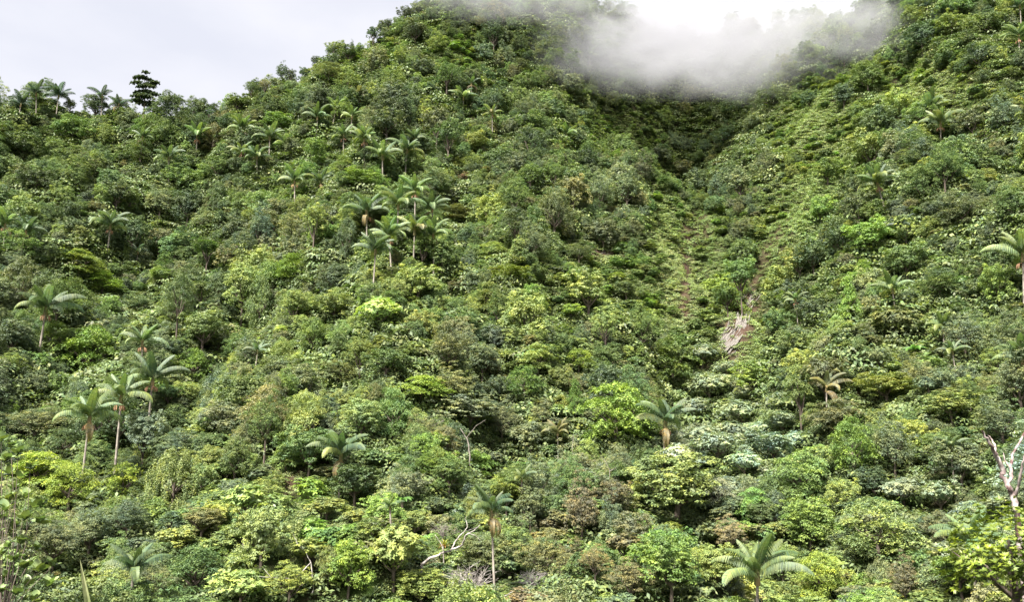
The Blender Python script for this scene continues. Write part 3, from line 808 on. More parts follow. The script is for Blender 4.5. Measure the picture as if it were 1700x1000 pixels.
def make_palm(px, py, wpx, th, key, fruit, label):
    th = th * .62 + .7
    def hf(D): return th + 0.9 + 0 * D
    x, y, z = stand(px, py, hf)
    k = (wpx / FPX * y) / 3.9            # size of the crown against the 4.1 m one the frond meshes make
    root = link('palm_tree', None)
    root.location = (x, y, z - 0.3)
    root.rotation_euler = (PR.gauss(0, .055), PR.gauss(0, .055), PR.uniform(0, 6.28))
    t = link('trunk', PALMTRUNK, root); t.scale = (.78 * max(.8, k), .78 * max(.8, k), th + .3)
    s = link('crownshaft', SHAFT, root); s.location = (0, 0, th + .3); s.scale = (k, k, k * .8)
    top = th + .3 + k * .62
    nf = PR.choice([10, 11, 12, 13]) if wpx > 40 else PR.choice([8, 9, 10])
    for i in range(nf):
        f = i / (nf - 1)
        if f < .25: v = 0
        elif f < .5: v = 1
        elif f < .68: v = PR.choice([1, 4])
        elif f < .85: v = 2
        else: v = PR.choice([3, 5])
        o = link('frond', FRONDS[v], root)
        o.location = (0, 0, top - f * .25 * k)
        o.rotation_euler = (PR.gauss(0, .1), 0.16 * (1 - f) * -1 + f * .34 + PR.gauss(0, .06), i * 2.399 + PR.gauss(0, .2))
        kk = k * PR.uniform(.78, 1.12)
        o.scale = (kk, kk, kk)
        base = PT[key]
        if f > .72 and key != 'd' and PR.random() < .3:
            base = PT['y'] if key not in 'yo' else tuple(c * .8 for c in PT['o'])
        o['leaf_tint'] = jitter(base, PR, .12)
    if PR.random() < .28:
        for j in range(PR.choice([1, 2])):
            o = link('frond', FRONDS[5], root); o.location = (0, 0, top - .5 * k); o.scale = (k * .8, k * .7, k * .8)
            o.rotation_euler = (0, 1.25 + PR.gauss(0, .15), PR.uniform(0, 6.28)); o['leaf_tint'] = (.19, .15, .09); o['label'] = 'dead brown frond hanging down'
    o = link('spear_leaf', SPEAR, root); o.location = (0, 0, top); o.scale = (k, k, k * .8); o['leaf_tint'] = PT['b']
    if fruit:
        for j in range(3):
            o = link('fruit_cluster', FRUITS[j % 2], root); o.location = (0, 0, th + .22); o.rotation_euler = (0, 0, j * 2.1 + PR.uniform(0, 1)); o.scale = (k * .72,) * 3
    register(root, px, py, wpx, y, 'palm', key, 'palm', label, 'feathery palms standing above the canopy')
    OCC.append((px, py + wpx * .05, wpx * .5, wpx * .42, y))
    tp = th * .5 * FPX / y
    OCC.append((px, py + tp * .5, 4, tp * .5, y))
for a in PALMS:
    make_palm(*a)

# ------------------------------------------------------------------ fill trees
cand = []
FR = random.Random(99)
cell = {}
def near_ok(x, y, r):
    ci, cj = int(x // 6), int(y // 6)
    for a in range(ci - 1, ci + 2):
        for b in range(cj - 1, cj + 2):
            for (qx, qy, qr) in cell.get((a, b), ()):
                if (x - qx) ** 2 + (y - qy) ** 2 < (0.5 * (r + qr)) ** 2 * 1.0:
                    return False
    return True
for th in THINGS:
    o = th['o'].location
    if th['kind'] != 'palm':
        cell.setdefault((int(o.x // 6), int(o.y // 6)), []).append((o.x, o.y, min(6, th['w'] * th['D'] / FPX * .75)))
tries = 90000
U = np.random.default_rng(55)
cy = np.sqrt(U.uniform(34 ** 2, 262 ** 2, tries)); cx = U.uniform(-0.66, 0.66, tries) * cy
cz = tzq(cx, cy)
vis = seen(cx, cy, cz, 6.0)
qpx, qpy = proj(cx, cy, cz + 4)
inside = (qpx > -70) & (qpx < 1770) & (qpy > -60) & (qpy < 1090) & vis
opn = open_at(qpx, qpy)
FILL = []
for i in np.nonzero(inside)[0]:
    x, y, z = cx[i], cy[i], cz[i]
    if FR.random() < opn[i] or (opn[i] > .6 and FR.random() < .75):
        continue
    small = FR.random() < .58 or (opn[i] > .25 and FR.random() < .6)
    w = FR.uniform(1.8, 3.4) if small else FR.uniform(4.0, 8.0)
    far_up = y > 195
    if far_up: w *= .85
    if not near_ok(x, y, w * (.40 if small else .46)):
        continue
    col, kind = region_pick(qpx[i], qpy[i], FR)
    if ((qpx[i] - 1218) / 105) ** 2 + ((qpy[i] - 675) / 115) ** 2 < 1 and FR.random() < .85: col, kind = 'S', FR.choice('uulf')
    if opn[i] > .4 and col in 'DOXB': col = FR.choice('GLGV')
    if kind == 'd': kind = FR.choice('rl')
    if col == 'Y' and qpx[i] > 260: col = 'L'
    if (small and w < 2.6) or opn[i] > .5: kind = 's'; w = min(w, 2.9)
    h = w * {'r': FR.uniform(.95, 1.45), 'l': FR.uniform(.85, 1.45), 'f': FR.uniform(1.0, 1.6), 'u': FR.uniform(.75, 1.05), 'd': FR.uniform(1.1, 1.6), 'c': 1.4, 's': FR.uniform(.6, .9)}[kind]
    hc = h * .36 + FR.uniform(.1, 2.6) * (.4 if small else 1) + (FR.uniform(1.5, 3.5) if not small and FR.random() < .16 else 0)
    P = proj(x, y, z + hc); rw = w * FPX / y / 2; rh = h * FPX / y / 2
    bad = False
    if soil_at(np.array([P[0]] * 4 + [P[0] - rw * .6, P[0] + rw * .6]), np.array([P[1] - rh * .8, P[1] - rh * .4, P[1], P[1] + rh * .6, P[1], P[1]])).max() > .55:
        continue
    for (ox, oy, rx, ry, D) in OCC:
        if y < D - .5:
            ex = abs(P[0] - ox) / (rx * .8 + rw * .85); ey = abs(P[1] - oy) / (ry * .8 + rh * .85)
            if ex < 1 and ey < 1 and ex * ex + ey * ey < 1:
                bad = True; break
    if bad:
        continue
    # keep the gap over the skyline free of big stray crowns
    cell.setdefault((int(x // 6), int(y // 6)), []).append((x, y, w * (.40 if small else .46)))
    FILL.append((x, y, z, w, h, hc, kind, col, P[0], P[1], rw))

# individuals: those that show largest, up to about 300 of a kind with the hand-placed ones
FILL.sort(key=lambda t: -t[10] * (1 if -20 < t[8] < 1720 and -10 < t[9] < 1010 else .2))
counts = {}
for t in THINGS:
    counts[t['kind']] = counts.get(t['kind'], 0) + 1
LIMIT = {'r': 298, 'l': 240, 'f': 260, 'u': 150, 'd': 100, 's': 200}
rest = []
for t in FILL:
    k = t[6]
    if counts.get(k, 0) < LIMIT.get(k, 100) and t[10] > 12 and -15 < t[8] < 1715 and -5 < t[9] < 1010:
        make_tree(t[0], t[1], t[2] - .2, t[3], t[4], t[5] + .2, k, t[7])
        counts[k] = counts.get(k, 0) + 1
    else:
        rest.append(t)
print('fill', len(FILL), 'individual', counts, 'rest', len(rest))

# ------------------------------------------------------------------ stuff: instanced masses
def scatter(name, P, R, S, T, I, protos):
    """one stuff object: points carrying rotation, scale, tint and which crown stands there"""
    me = bpy.data.meshes.new(name)
    P = np.asarray(P, np.float32); n = len(P)
    me.vertices.add(n); me.vertices.foreach_set('co', P.ravel())
    for nm, typ, arr in (('rot', 'FLOAT_VECTOR', R), ('scl', 'FLOAT_VECTOR', S), ('leaf_tint', 'FLOAT_VECTOR', T)):
        a = me.attributes.new(nm, typ, 'POINT'); a.data.foreach_set('vector', np.asarray(arr, np.float32).ravel())
    a = me.attributes.new('pick', 'INT', 'POINT'); a.data.foreach_set('value', np.asarray(I, np.int32))
    o = link(name, me)
    ng = bpy.data.node_groups.new(name, 'GeometryNodeTree')
    ng.interface.new_socket('Geometry', in_out='INPUT', socket_type='NodeSocketGeometry')
    ng.interface.new_socket('Geometry', in_out='OUTPUT', socket_type='NodeSocketGeometry')
    N, L = ng.nodes, ng.links
    gi, go = N.new('NodeGroupInput'), N.new('NodeGroupOutput')
    iop = N.new('GeometryNodeInstanceOnPoints')
    gti = N.new('GeometryNodeGeometryToInstance')
    for pr in reversed(protos):
        oi = N.new('GeometryNodeObjectInfo'); oi.transform_space = 'ORIGINAL'
        oi.inputs['Object'].default_value = pr
        oi.inputs['As Instance'].default_value = False
        g2 = N.new('GeometryNodeGeometryToInstance')
        L.new(oi.outputs['Geometry'], g2.inputs[0])
        L.new(g2.outputs[0], gti.inputs[0]) if False else None
        pr['_n'] = 0
        del pr['_n']
        if 'jg' not in locals():
            jg = N.new('GeometryNodeJoinGeometry')
        L.new(g2.outputs[0], jg.inputs[0])
    N.remove(gti)
    def na(nm, t):
        q = N.new('GeometryNodeInputNamedAttribute'); q.data_type = t; q.inputs['Name'].default_value = nm
        return [s for s in q.outputs if s.enabled and s.name == 'Attribute'][0]
    L.new(gi.outputs[0], iop.inputs['Points']); L.new(jg.outputs[0], iop.inputs['Instance'])
    iop.inputs['Pick Instance'].default_value = True
    L.new(na('pick', 'INT'), iop.inputs['Instance Index'])
    L.new(na('rot', 'FLOAT_VECTOR'), iop.inputs['Rotation'])
    L.new(na('scl', 'FLOAT_VECTOR'), iop.inputs['Scale'])
    L.new(iop.outputs[0], go.inputs[0])
    md = o.modifiers.new('scatter', 'NODES'); md.node_group = ng
    o['kind'] = 'stuff'
    return o

def proto(name, me):
    return bpy.data.objects.new(name, me)       # never linked: only its mesh is used
kinds = ['r', 'l', 'f', 'u', 'd', 's']
protos, base_i = [], {}
for k in kinds:
    base_i[k] = len(protos)
    protos += [proto('far_crown', m) for m in CROWNS[k]]
P, R, S, T, I = [], [], [], [], []
for t in rest:
    P.append((t[0], t[1], t[2] + t[5])); R.append((FR.uniform(-.1, .1), FR.uniform(-.1, .1), FR.uniform(0, 6.28))); S.append((t[3] / 2, t[3] / 2, t[4] / 2))
    T.append(jitter(TINT[t[7]], FR)); I.append(base_i[t[6]] + FR.randrange(len(CROWNS[t[6]])))
if P:
    fo = scatter('forest', P, R, S, T, I, protos)
    fo['label'] = 'mass of smaller mixed green tree crowns filling the slopes between the larger trees'
    fo['category'] = 'forest'

# undergrowth
def tuft(seed, mode):
    g = np.random.default_rng(seed)
    if mode == 0:      # leafy mound
        n = 130
        q = nrm(g.normal(size=(n, 3)) * np.array([1, 1, .8]) + np.array([0, 0, .7]))
        P = q * g.uniform(.55, 1.0, (n, 1)) * np.array([1, 1, .62]); Nn = q * .4 + np.array([0, 0, .6]) + g.normal(size=(n, 3)) * .35
        Lf = g.uniform(.15, .28, n)
        V, F = leaves(P, Nn, Lf, Lf * .62, g=g)
    elif mode == 1:    # fern: arching fronds
        Ps, Ns, Ts, Ls = [], [], [], []
        for k in range(13):
            a = k * 2.399; o = np.array([math.cos(a), math.sin(a), 0])
            for j in range(6):
                t = (j + .5) / 6
                p = o * t * .95 + np.array([0, 0, .55 * math.sin(t * 2.3)])
                Ps.append(p); Ts.append(np.cross(o, [0, 0, 1.])); Ns.append(np.array([0, 0, 1.]) + o * (t - .3) + g.normal(size=3) * .15); Ls.append(.42 * (1.1 - t))
        Ls = np.array(Ls)
        V, F = leaves(np.array(Ps), np.array(Ns), Ls, np.full(len(Ls), .2), np.array(Ts), g)
        n = len(F)
    else:              # heart-shaped vine leaves
        n = 240
        q = g.uniform(-1, 1, (n, 2))
        P = np.column_stack([q, .25 * (1 - (q ** 2).sum(-1)) + g.uniform(-.05, .2, n)]); Nn = np.array([0, 0, .8]) + g.normal(size=(n, 3)) * .3
        Lf = g.uniform(.11, .21, n)
        V, F = leaves(P, Nn, Lf, Lf * .85, g=g)
    me = mesh_np('undergrowth_tuft', V, F, M_LEAF, np.clip(g.normal(.45, .22, n), 0, 1))
    return me
TUFTS = [proto('tuft', tuft(s, md)) for s, md in ((1, 0), (2, 0), (3, 1), (4, 2), (5, 2), (6, 1))]
nU = 260000
ux = None
uy = np.sqrt(U.uniform(20 ** 2, 270 ** 2, nU)); ux = U.uniform(-0.66, 0.66, nU) * uy
uz = tzq(ux, uy)
upx, upy = proj(ux, uy, uz + .3)
uo = open_at(upx, upy); us = soil_at(upx, upy)
keep = (upx > -60) & (upx < 1760) & (upy > -70) & (upy < 1080) & seen(ux, uy, uz, 1.6) & (U.uniform(0, 1, nU) > us * .86)
keep &= (U.uniform(0, 1, nU) < np.where(uo > .2, 1.0, .75))
ux, uy, uz, uo, upx, upy = ux[keep], uy[keep], uz[keep], uo[keep], upx[keep], upy[keep]
n = len(ux)
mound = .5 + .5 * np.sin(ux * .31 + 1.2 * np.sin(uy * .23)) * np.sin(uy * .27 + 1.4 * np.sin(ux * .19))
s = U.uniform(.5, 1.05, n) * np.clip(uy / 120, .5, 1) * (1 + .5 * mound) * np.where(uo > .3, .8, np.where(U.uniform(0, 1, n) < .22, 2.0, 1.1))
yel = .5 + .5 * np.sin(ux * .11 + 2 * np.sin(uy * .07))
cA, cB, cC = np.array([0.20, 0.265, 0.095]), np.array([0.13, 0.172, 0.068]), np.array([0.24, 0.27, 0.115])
bright = np.clip(uo * 1.1 + .15 * mound, 0, 1)[:, None]  # open slopes: paler cover, with extra light put into the tint
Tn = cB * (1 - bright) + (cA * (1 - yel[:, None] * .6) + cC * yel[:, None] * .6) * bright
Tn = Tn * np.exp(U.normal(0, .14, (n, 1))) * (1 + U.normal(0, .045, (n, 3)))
Rn = np.column_stack([U.normal(0, .15, n) + .25, U.normal(0, .15, n), np.zeros(n)])
Rn[:, 2] = U.uniform(-.8, .8, n)
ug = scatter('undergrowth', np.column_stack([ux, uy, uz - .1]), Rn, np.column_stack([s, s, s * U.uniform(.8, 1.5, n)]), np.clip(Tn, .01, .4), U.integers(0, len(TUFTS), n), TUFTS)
ug['label'] = 'ferns, vines and low leafy plants carpeting the open slopes'
ug['category'] = 'undergrowth'
print('undergrowth', n)

# ------------------------------------------------------------------ special plants and dead wood

def wood(name, mat, lines, label, cat, group=None, base=None):
    """bare branches: each line is a list of (px, py, distance) with radii, the first line the trunk"""
    root = link(name, None)
    pts = lines[0][0]
    b = Vector(hyp(*pts[0]))
    zb = tz(b.x, b.y)
    root.location = (b.x, b.y, zb)
    for i, (pp, r0, r1) in enumerate(lines):
        P3 = [Vector(hyp(*q)) for q in pp]
        if i == 0:
            P3 = [Vector((b.x, b.y, zb - .4)), Vector((b.x * .998, b.y, (zb + b.z) / 2))] + P3
        # a smooth, slightly crooked path
        Q = []
        for k in range(len(P3) - 1):
            for s_ in range(4):
                t = s_ / 4
                Q.append(P3[k].lerp(P3[k + 1], t) + Vector((SR.gauss(0, 1), SR.gauss(0, 1), SR.gauss(0, 1))) * r0 * (.25 if s_ else 0))
        Q.append(P3[-1])
        r0, r1 = r0 * .68, r1 * .6
        rr = [(r0 + (r1 - r0) * (k / (len(Q) - 1))) * SR.uniform(.9, 1.1) for k in range(len(Q))]
        s = Soup(); s.add(tube([q - root.location for q in Q], rr, 7))
        link('trunk' if i == 0 else 'branch', s.mesh('trunk' if i == 0 else 'branch', mat), root)
    q = hyp(*lines[0][0][-1])
    root['label'] = label; root['category'] = cat
    if group: root['group'] = group
    return root
SR = random.Random(23)

def twigs(px, py, D, wpx, hpx, n, mat, name, label, lean=0.0, r=.03, cat='dead branches', leafy=None):
    """a bare twiggy spray standing on the slope below the pixel"""
    root = link(name, None)
    b = Vector(hyp(px, py, D)); zb = tz(b.x, b.y)
    root.location = (b.x, b.y, zb)
    hgt = b.z - zb
    s = Soup(); s.add(tube([(0, 0, -.3), (.1, 0, hgt * .5), (0, 0, hgt)], [r * 2.6, r * 2.2, r * 1.6], 6))
    link('trunk', s.mesh('trunk', mat), root)
    w, h = wpx / FPX * D / 2, hpx / FPX * D
    s = Soup()
    for i in range(n):
        a = SR.uniform(-1, 1); dy = SR.uniform(-.6, .6)
        tip = Vector((a * w + lean * h, dy * w, h * (SR.uniform(.45, 1.05) - .35 * a * a)))
        mid = Vector((tip.x * .35, tip.y * .35, tip.z * .5)) + Vector((SR.gauss(0, .1), SR.gauss(0, .1), SR.gauss(0, .06))) * w
        o = Vector((0, 0, hgt))
        s.add(tube([o, o + mid, o + tip], [r, r * .6, r * .2], 4))
        for j in range(3):
            e = o + mid.lerp(tip, SR.uniform(.2, .8)); f = e + Vector((SR.gauss(0, .25), SR.gauss(0, .2), SR.uniform(.0, .35))) * w
            s.add(tube([e, (e + f) / 2 + Vector((0, 0, .03)), f], [r * .5, r * .35, r * .15], 3))
    link('twigs', s.mesh('twigs', mat), root)
    root['label'] = label; root['category'] = cat
    return root

wood('dead_tree', M_PINKDEAD, [
    ([(1688, 850, 36), (1682, 828, 36), (1672, 806, 36), (1664, 785, 36)], .21, .15),
    ([(1665, 788, 36), (1655, 760, 35.8), (1647, 745, 35.6), (1640, 732, 35.4), (1631, 716, 35.2)], .16, .07),
    ([(1652, 757, 35.8), (1652, 742, 36.3), (1645, 729, 36.5), (1640, 722, 36.5)], .08, .03),
    ([(1671, 806, 36), (1680, 793, 36.3), (1676, 775, 36.6), (1684, 750, 36.8), (1697, 727, 37), (1710, 706, 37)], .11, .05),
    ([(1686, 824, 36), (1692, 800, 35.6), (1697, 775, 35.3), (1703, 752, 35)], .1, .05),
    ([(1676, 775, 36.6), (1668, 765, 37), (1666, 752, 37.2)], .045, .015)],
    'forked bleached dead tree with flaking pinkish bark rising behind the glossy-leaved tree', 'dead tree')
D1 = 56.0
wood('dead_branch', M_DEAD, [
    ([(700, 938, D1), (718, 926, D1), (738, 918, D1), (754, 912, D1), (768, 905, D1 - .3)], .13, .1),
    ([(768, 905, D1 - .3), (771, 893, D1 - .5), (783, 884, D1 - .6), (797, 872, D1 - .5)], .09, .02),
    ([(750, 913, D1), (757, 898, D1 + .3), (768, 886, D1 + .5), (776, 876, D1 + .6), (772, 862, D1 + .8), (777, 855, D1 + .8)], .07, .015),
    ([(776, 886, D1 - .5), (790, 890, D1 - .8), (797, 898, D1 - 1)], .035, .01),
    ([(768, 886, D1 + .5), (782, 880, D1 + .8), (794, 876, D1 + 1)], .035, .01),
    ([(738, 918, D1), (730, 900, D1 + .4), (722, 888, D1 + .5)], .05, .012)],
    'bleached crooked dead branch carrying a bromeliad above the near canopy', 'dead branch')
twigs(735, 892, 58, 62, 24, 24, M_GREYTWIG, 'twiggy_branch', 'fan of fine grey bare twigs directly over the bromeliad', r=.02)
twigs(782, 985, 52, 92, 42, 44, M_DEAD, 'twiggy_branch', 'wide pale twiggy spray at the bottom edge under the bleached branch', r=.024)
twigs(884, 975, 54, 58, 26, 34, M_DEAD, 'twiggy_branch', 'smaller pale twiggy spray at the end of the bare bottom bough', r=.022)
wood('dead_branch', M_DEAD, [
    ([(752, 1003, 51), (778, 996, 51), (806, 994, 51.4), (834, 992, 51.6), (862, 981, 52.4), (886, 968, 53)], .1, .03),
    ([(778, 996, 51), (800, 982, 50.6), (815, 975, 50.6)], .05, .012), ([(790, 1000, 50), (760, 990, 50), (742, 985, 50)], .06, .015)],
    'long bare white bough lying along the bottom edge between two twiggy sprays', 'dead branch')
D2 = stand(700, 735, lambda D: 1.2 + 0 * D)[1]
wood('dead_branch', M_GREYTWIG, [([(716, 740, D2), (714, 722, D2), (718, 708, D2), (738, 698, D2)], .13, .05), ([(714, 722, D2), (700, 716, D2 - .3), (688, 722, D2 - .5), (682, 716, D2 - .6)], .06, .02), ([(700, 716, D2), (696, 705, D2)], .04, .015)],
     'pinkish grey forked bare limb under the olive mid-slope canopy', 'dead branch')
wood('dead_branch', M_GREYTWIG, [([(780, 755, D2 - .3), (775, 728, D2 - .3), (764, 712, D2 - .3)], .15, .07), ([(775, 728, D2 - .3), (790, 708, D2 - 1.3), (806, 698, D2 - 1.5)], .07, .03)],
     'bare brown limb standing beside the forked grey limb in the dark hollow', 'dead branch')
D3 = stand(1012, 790, lambda D: 2.2 + 0 * D)[1]
wood('dead_branch', M_GREYTWIG, [([(1012, 800, D3), (1012, 780, D3), (1006, 768, D3), (996, 757, D3)], .07, .02), ([(1012, 783, D3), (1022, 778, D3), (1026, 771, D3)], .04, .015)],
     'thin grey forked snag beside the big light green round tree', 'dead branch')
D4 = stand(515, 915, lambda D: 2.5 + 0 * D)[1]
wood('dead_branch', M_DEAD, [([(520, 968, D4), (516, 935, D4), (508, 918, D4), (494, 905, D4), (487, 888, D4)], .07, .02), ([(516, 935, D4), (490, 962, D4 - 1), (455, 960, D4 - 1.5), (412, 957, D4 - 2)], .045, .015), ([(450, 960, D4 - 1.5), (438, 945, D4 - 1.5)], .03, .01)],
     'thin white branches straggling over the pale low canopy near the bottom', 'dead branch')
D5 = stand(960, 745, lambda D: 2.5 + 0 * D)[1]
wood('bare_trunk', M_GREYTWIG, [([(951, 782, D5), (950, 750, D5), (952, 722, D5)], .12, .05)], 'slim brown bare trunk standing in the shade of the big layered tree', 'tree trunk')

# bromeliad on the bleached branch
def strap_mesh():
    V, F = [], []
    for i in range(6):
        t = i / 5; w = .045 * (1 - t ** 2 * .9)
        x, z = .75 * t * (1 - .15 * t), .75 * t - .55 * t * t
        V += [(x, -w, z), (x, 0, z - .02), (x, w, z)]
    for i in range(5):
        a = i * 3; F += [(a, a + 3, a + 4, a + 1), (a + 1, a + 4, a + 5, a + 2)]
    return mesh_np('leaf', V, F, M_GLOSSY, [.5] * len(F))
STRAP = strap_mesh()
b = Vector(hyp(738, 908, D1 - .3))
br = link('bromeliad', None); br.location = b
for i in range(26):
    o = link('leaf', STRAP, br); t = i / 25
    o.rotation_euler = (0, -.75 + 1.35 * t, i * 2.399); k = (.95 - .25 * t) * .85; o.scale = (k, k * 1.5, k)
    o['leaf_tint'] = ((.3, .3, .05) if i < 15 else (.34, .17, .06))
br['label'] = 'yellow-green bromeliad with rusty outer leaves perched on the bleached branch'; br['category'] = 'bromeliad'

# windswept tree on the skyline
def crown_windswept():
    g = np.random.default_rng(77)
    plates = [(.05, .95, .26), (-.45, .72, .42), (.0, .72, .3), (-.55, .32, .36), (.62, .42, .34), (.2, .36, .42), (-.1, .1, .4), (-.45, -.12, .42), (.15, -.15, .45), (.62, -.3, .42), (-.3, -.42, .5), (.2, -.55, .55), (0, -.8, .6), (.5, -.75, .4), (-.5, -.7, .4), (.45, .12, .3)]
    Ps, Ns, As = [], [], []
    for i, (cx_, cz_, r) in enumerate(plates):
        m = int(4200 * r * r) + 200
        rr = np.sqrt(g.uniform(0, 1, m)); th = g.uniform(0, 6.28, m)
        x = rr * np.cos(th) * r * (1 + .3 * np.sin(th * 5 + i)); y = rr * np.sin(th) * r * .6
        z = (1 - rr ** 2) * r * .22 + .035 * np.sin(x * 25 + i) - g.uniform(0, .07, m) - .1 * x * np.sign(cx_ + .01)
        Ps.append(np.stack([cx_ + x, y + g.uniform(-.35, .35), cz_ + z], -1)); Ns.append(np.stack([x, y, np.full(m, .7)], -1) + g.normal(size=(m, 3)) * .4); As.append(np.clip(g.normal(.4, .2, m), 0, 1))
    P, Nn, A_ = np.concatenate(Ps), np.concatenate(Ns), np.concatenate(As)
    V, F = leaves(P, Nn, g.uniform(.08, .14, len(P)), .07, g=g)
    return mesh_np('windswept_crown', V, F, M_LEAF, A_)
x, y, z = stand(240, 168, lambda D: 3.0 + 0 * D)
w_, h_ = 52 / FPX * y, 62 / FPX * y
zc = hyp(240, 148, y)[2]
ws = link('windswept_tree', None); ws.location = (x, y, z - .3)
c = link('crown', crown_windswept(), ws); c.location = (0, 0, zc - z + .3); c.scale = (w_ / 2, w_ / 2, h_ / 2); c['leaf_tint'] = (.085, .115, .06)
s = Soup(); H = zc - z
s.add(tube([(0, 0, -.5), (.1, 0, H * .5), (-.1, 0, H), (.2, 0, H + h_ * .4)], [.28, .2, .14, .05], 7))
for sx, zz in ((-1.6, .3), (1.7, .15), (-1.4, -.1), (1.9, -.25), (-1.2, .38)):
    s.add(tube([(0, 0, H + h_ * (zz - .2)), (sx * .5, 0, H + h_ * (zz - .05)), (sx, 0, H + h_ * zz)], [.1, .07, .03], 5))
link('trunk', s.mesh('trunk', M_BARK), ws)
ws['label'] = 'tall dark windswept tree with tattered tiers against the sky on the ridge'; ws['category'] = 'tree'
# slimmer one beside it
st = make_tree(*[*stand(293, 182, lambda D: 2.5 + 0 * D)], 3.6, 3.4, 6.4, 'r', 'D', 1, 'small dark open-crowned tree on a thin stem next to the windswept tree')

# glossy-leaved tree close to the lookout
D6 = 21.0
gx_, _, gz_ = hyp(1680, 950, D6); zb = tz(gx_, D6)
gt = link('glossy_leaved_tree', None); gt.location = (gx_, D6, zb)
c = link('crown', CROWNS['g'][0], gt); c.location = (0, 0, gz_ - zb); k = 98 / FPX * D6; c.scale = (k * 1.05, k, k); c['leaf_tint'] = (.15, .20, .025)
s = Soup(); H = gz_ - zb
s.add(tube([(0, 0, -.5), (.15, 0, H * .5), (0, 0, H), (0, 0, H + k * .5)], [.2, .15, .09, .03], 8))
for i in range(10):
    a = i * 2.4; s.add(tube([(0, 0, H - .6), (math.cos(a) * k * .4, math.sin(a) * k * .4, H - .1), (math.cos(a) * k * .85, math.sin(a) * k * .85, H + k * .3)], [.06, .04, .012], 5))
link('trunk', s.mesh('trunk', M_BARK), gt)
gt['label'] = 'glossy tree with thick bright yellow-green leaf rosettes filling the lower right corner'; gt['category'] = 'tree'

# paddle-leaved bush at the near left
def paddle_mesh():
    V, F = [], []
    for i in range(7):
        t = i / 6; w = .062 * math.sin(math.pi * (t ** .75)) ** .7 + .004
        V += [(t * .17, -w, .012 - .03 * t * t), (t * .17, 0, -.03 * t * t), (t * .17, w, .012 - .03 * t * t)]
    for i in range(6):
        a = i * 3; F += [(a, a + 3, a + 4, a + 1), (a + 1, a + 4, a + 5, a + 2)]
    me = mesh_np('leaf', V, F, M_GLOSSY, [.55] * len(F)); me.polygons.foreach_set('use_smooth', [True] * len(F)); return me
PAD = paddle_mesh()
ros = [(8, 768), (30, 757), (34, 798), (16, 832), (44, 828), (4, 865), (22, 880), (40, 866), (12, 912), (40, 946), (62, 950), (86, 942), (10, 962), (0, 800), (0, 925), (26, 990), (58, 1000), (-6, 845), (18, 745), (2, 735), (50, 780), (24, 815), (60, 845), (8, 850), (34, 905), (60, 915), (24, 935), (2, 985), (44, 975), (80, 975), (66, 870), (-10, 890), (14, 790)]
D7 = 12.5
bx0, _, bz0 = hyp(5, 1010, D7); zb = tz(bx0 - .3, D7)
pb = link('paddle_leaved_bush', None); pb.location = (bx0 - .3, D7, zb)
s = Soup(); base = Vector((bx0, D7, bz0 - .2)) - pb.location
s.add(tube([(0, 0, -.3), base * .5, base], [.04, .03, .02], 6))
for i, (px_, py_) in enumerate(ros):
    D_ = D7 + SR.uniform(-.7, .9)
    q = Vector(hyp(px_, py_, D_)) - pb.location
    mid = base.lerp(q, .55) + Vector((SR.uniform(-.15, .15), 0, -.12))
    s.add(tube([base, mid, q], [.007, .005, .003], 5))
    n_l = 7 if i % 3 else 9
    for j in range(n_l):
        o = link('leaf', PAD, pb); o.location = q + Vector((0, 0, .02 * (j % 3)))
        o.rotation_euler = (SR.gauss(0, .25), -1.25 + 1.0 * (j / n_l) + SR.gauss(0, .2), j * 2.399 + i); k = SR.uniform(.55, .95); o.scale = (k, k, k)
        o['leaf_tint'] = jitter((.17, .22, .08), SR, .3)
link('stem', s.mesh('stem', M_BARK), pb)
pb['label'] = 'straggly bush with separate paddle-shaped glossy leaves close to the camera at the left edge'; pb['category'] = 'bush'

# the pale pointed blade
D8 = 8.0
a_, b_ = Vector(hyp(152, 1040, D8)), Vector(hyp(133, 931, D8 - .2))
sb = link('pointed_blade_plant', None); sb.location = (a_.x, a_.y, tz(a_.x, a_.y))
V_, F_ = [], []
o0 = sb.location
low = Vector((a_.x + .1, a_.y, o0.z - .1))
pathb = [low, (low + a_) / 2 + Vector((.02, 0, 0))] + [a_.lerp(b_, t / 8) for t in range(9)]
wb = [.05, .045] + [.033 * (1 - (t / 8) ** 1.8) + .001 for t in range(9)]
for q, w in zip(pathb, wb):
    q = q - o0
    V_ += [(q.x - w, q.y, q.z), (q.x, q.y + w * .6, q.z), (q.x + w, q.y, q.z), (q.x, q.y + w * .6 + .006, q.z)]
for i in range(len(pathb) - 1):
    a = i * 4
    for k in range(4): F_.append((a + k, a + (k + 1) % 4, a + 4 + (k + 1) % 4, a + 4 + k))
me = bpy.data.meshes.new('leaf'); me.from_pydata(V_, [], F_); me.update(); me.materials.append(M_BLADE)
link('leaf', me, sb)
sb['label'] = 'single tall pale pointed leaf blade standing up from the bottom edge'; sb['category'] = 'plant'

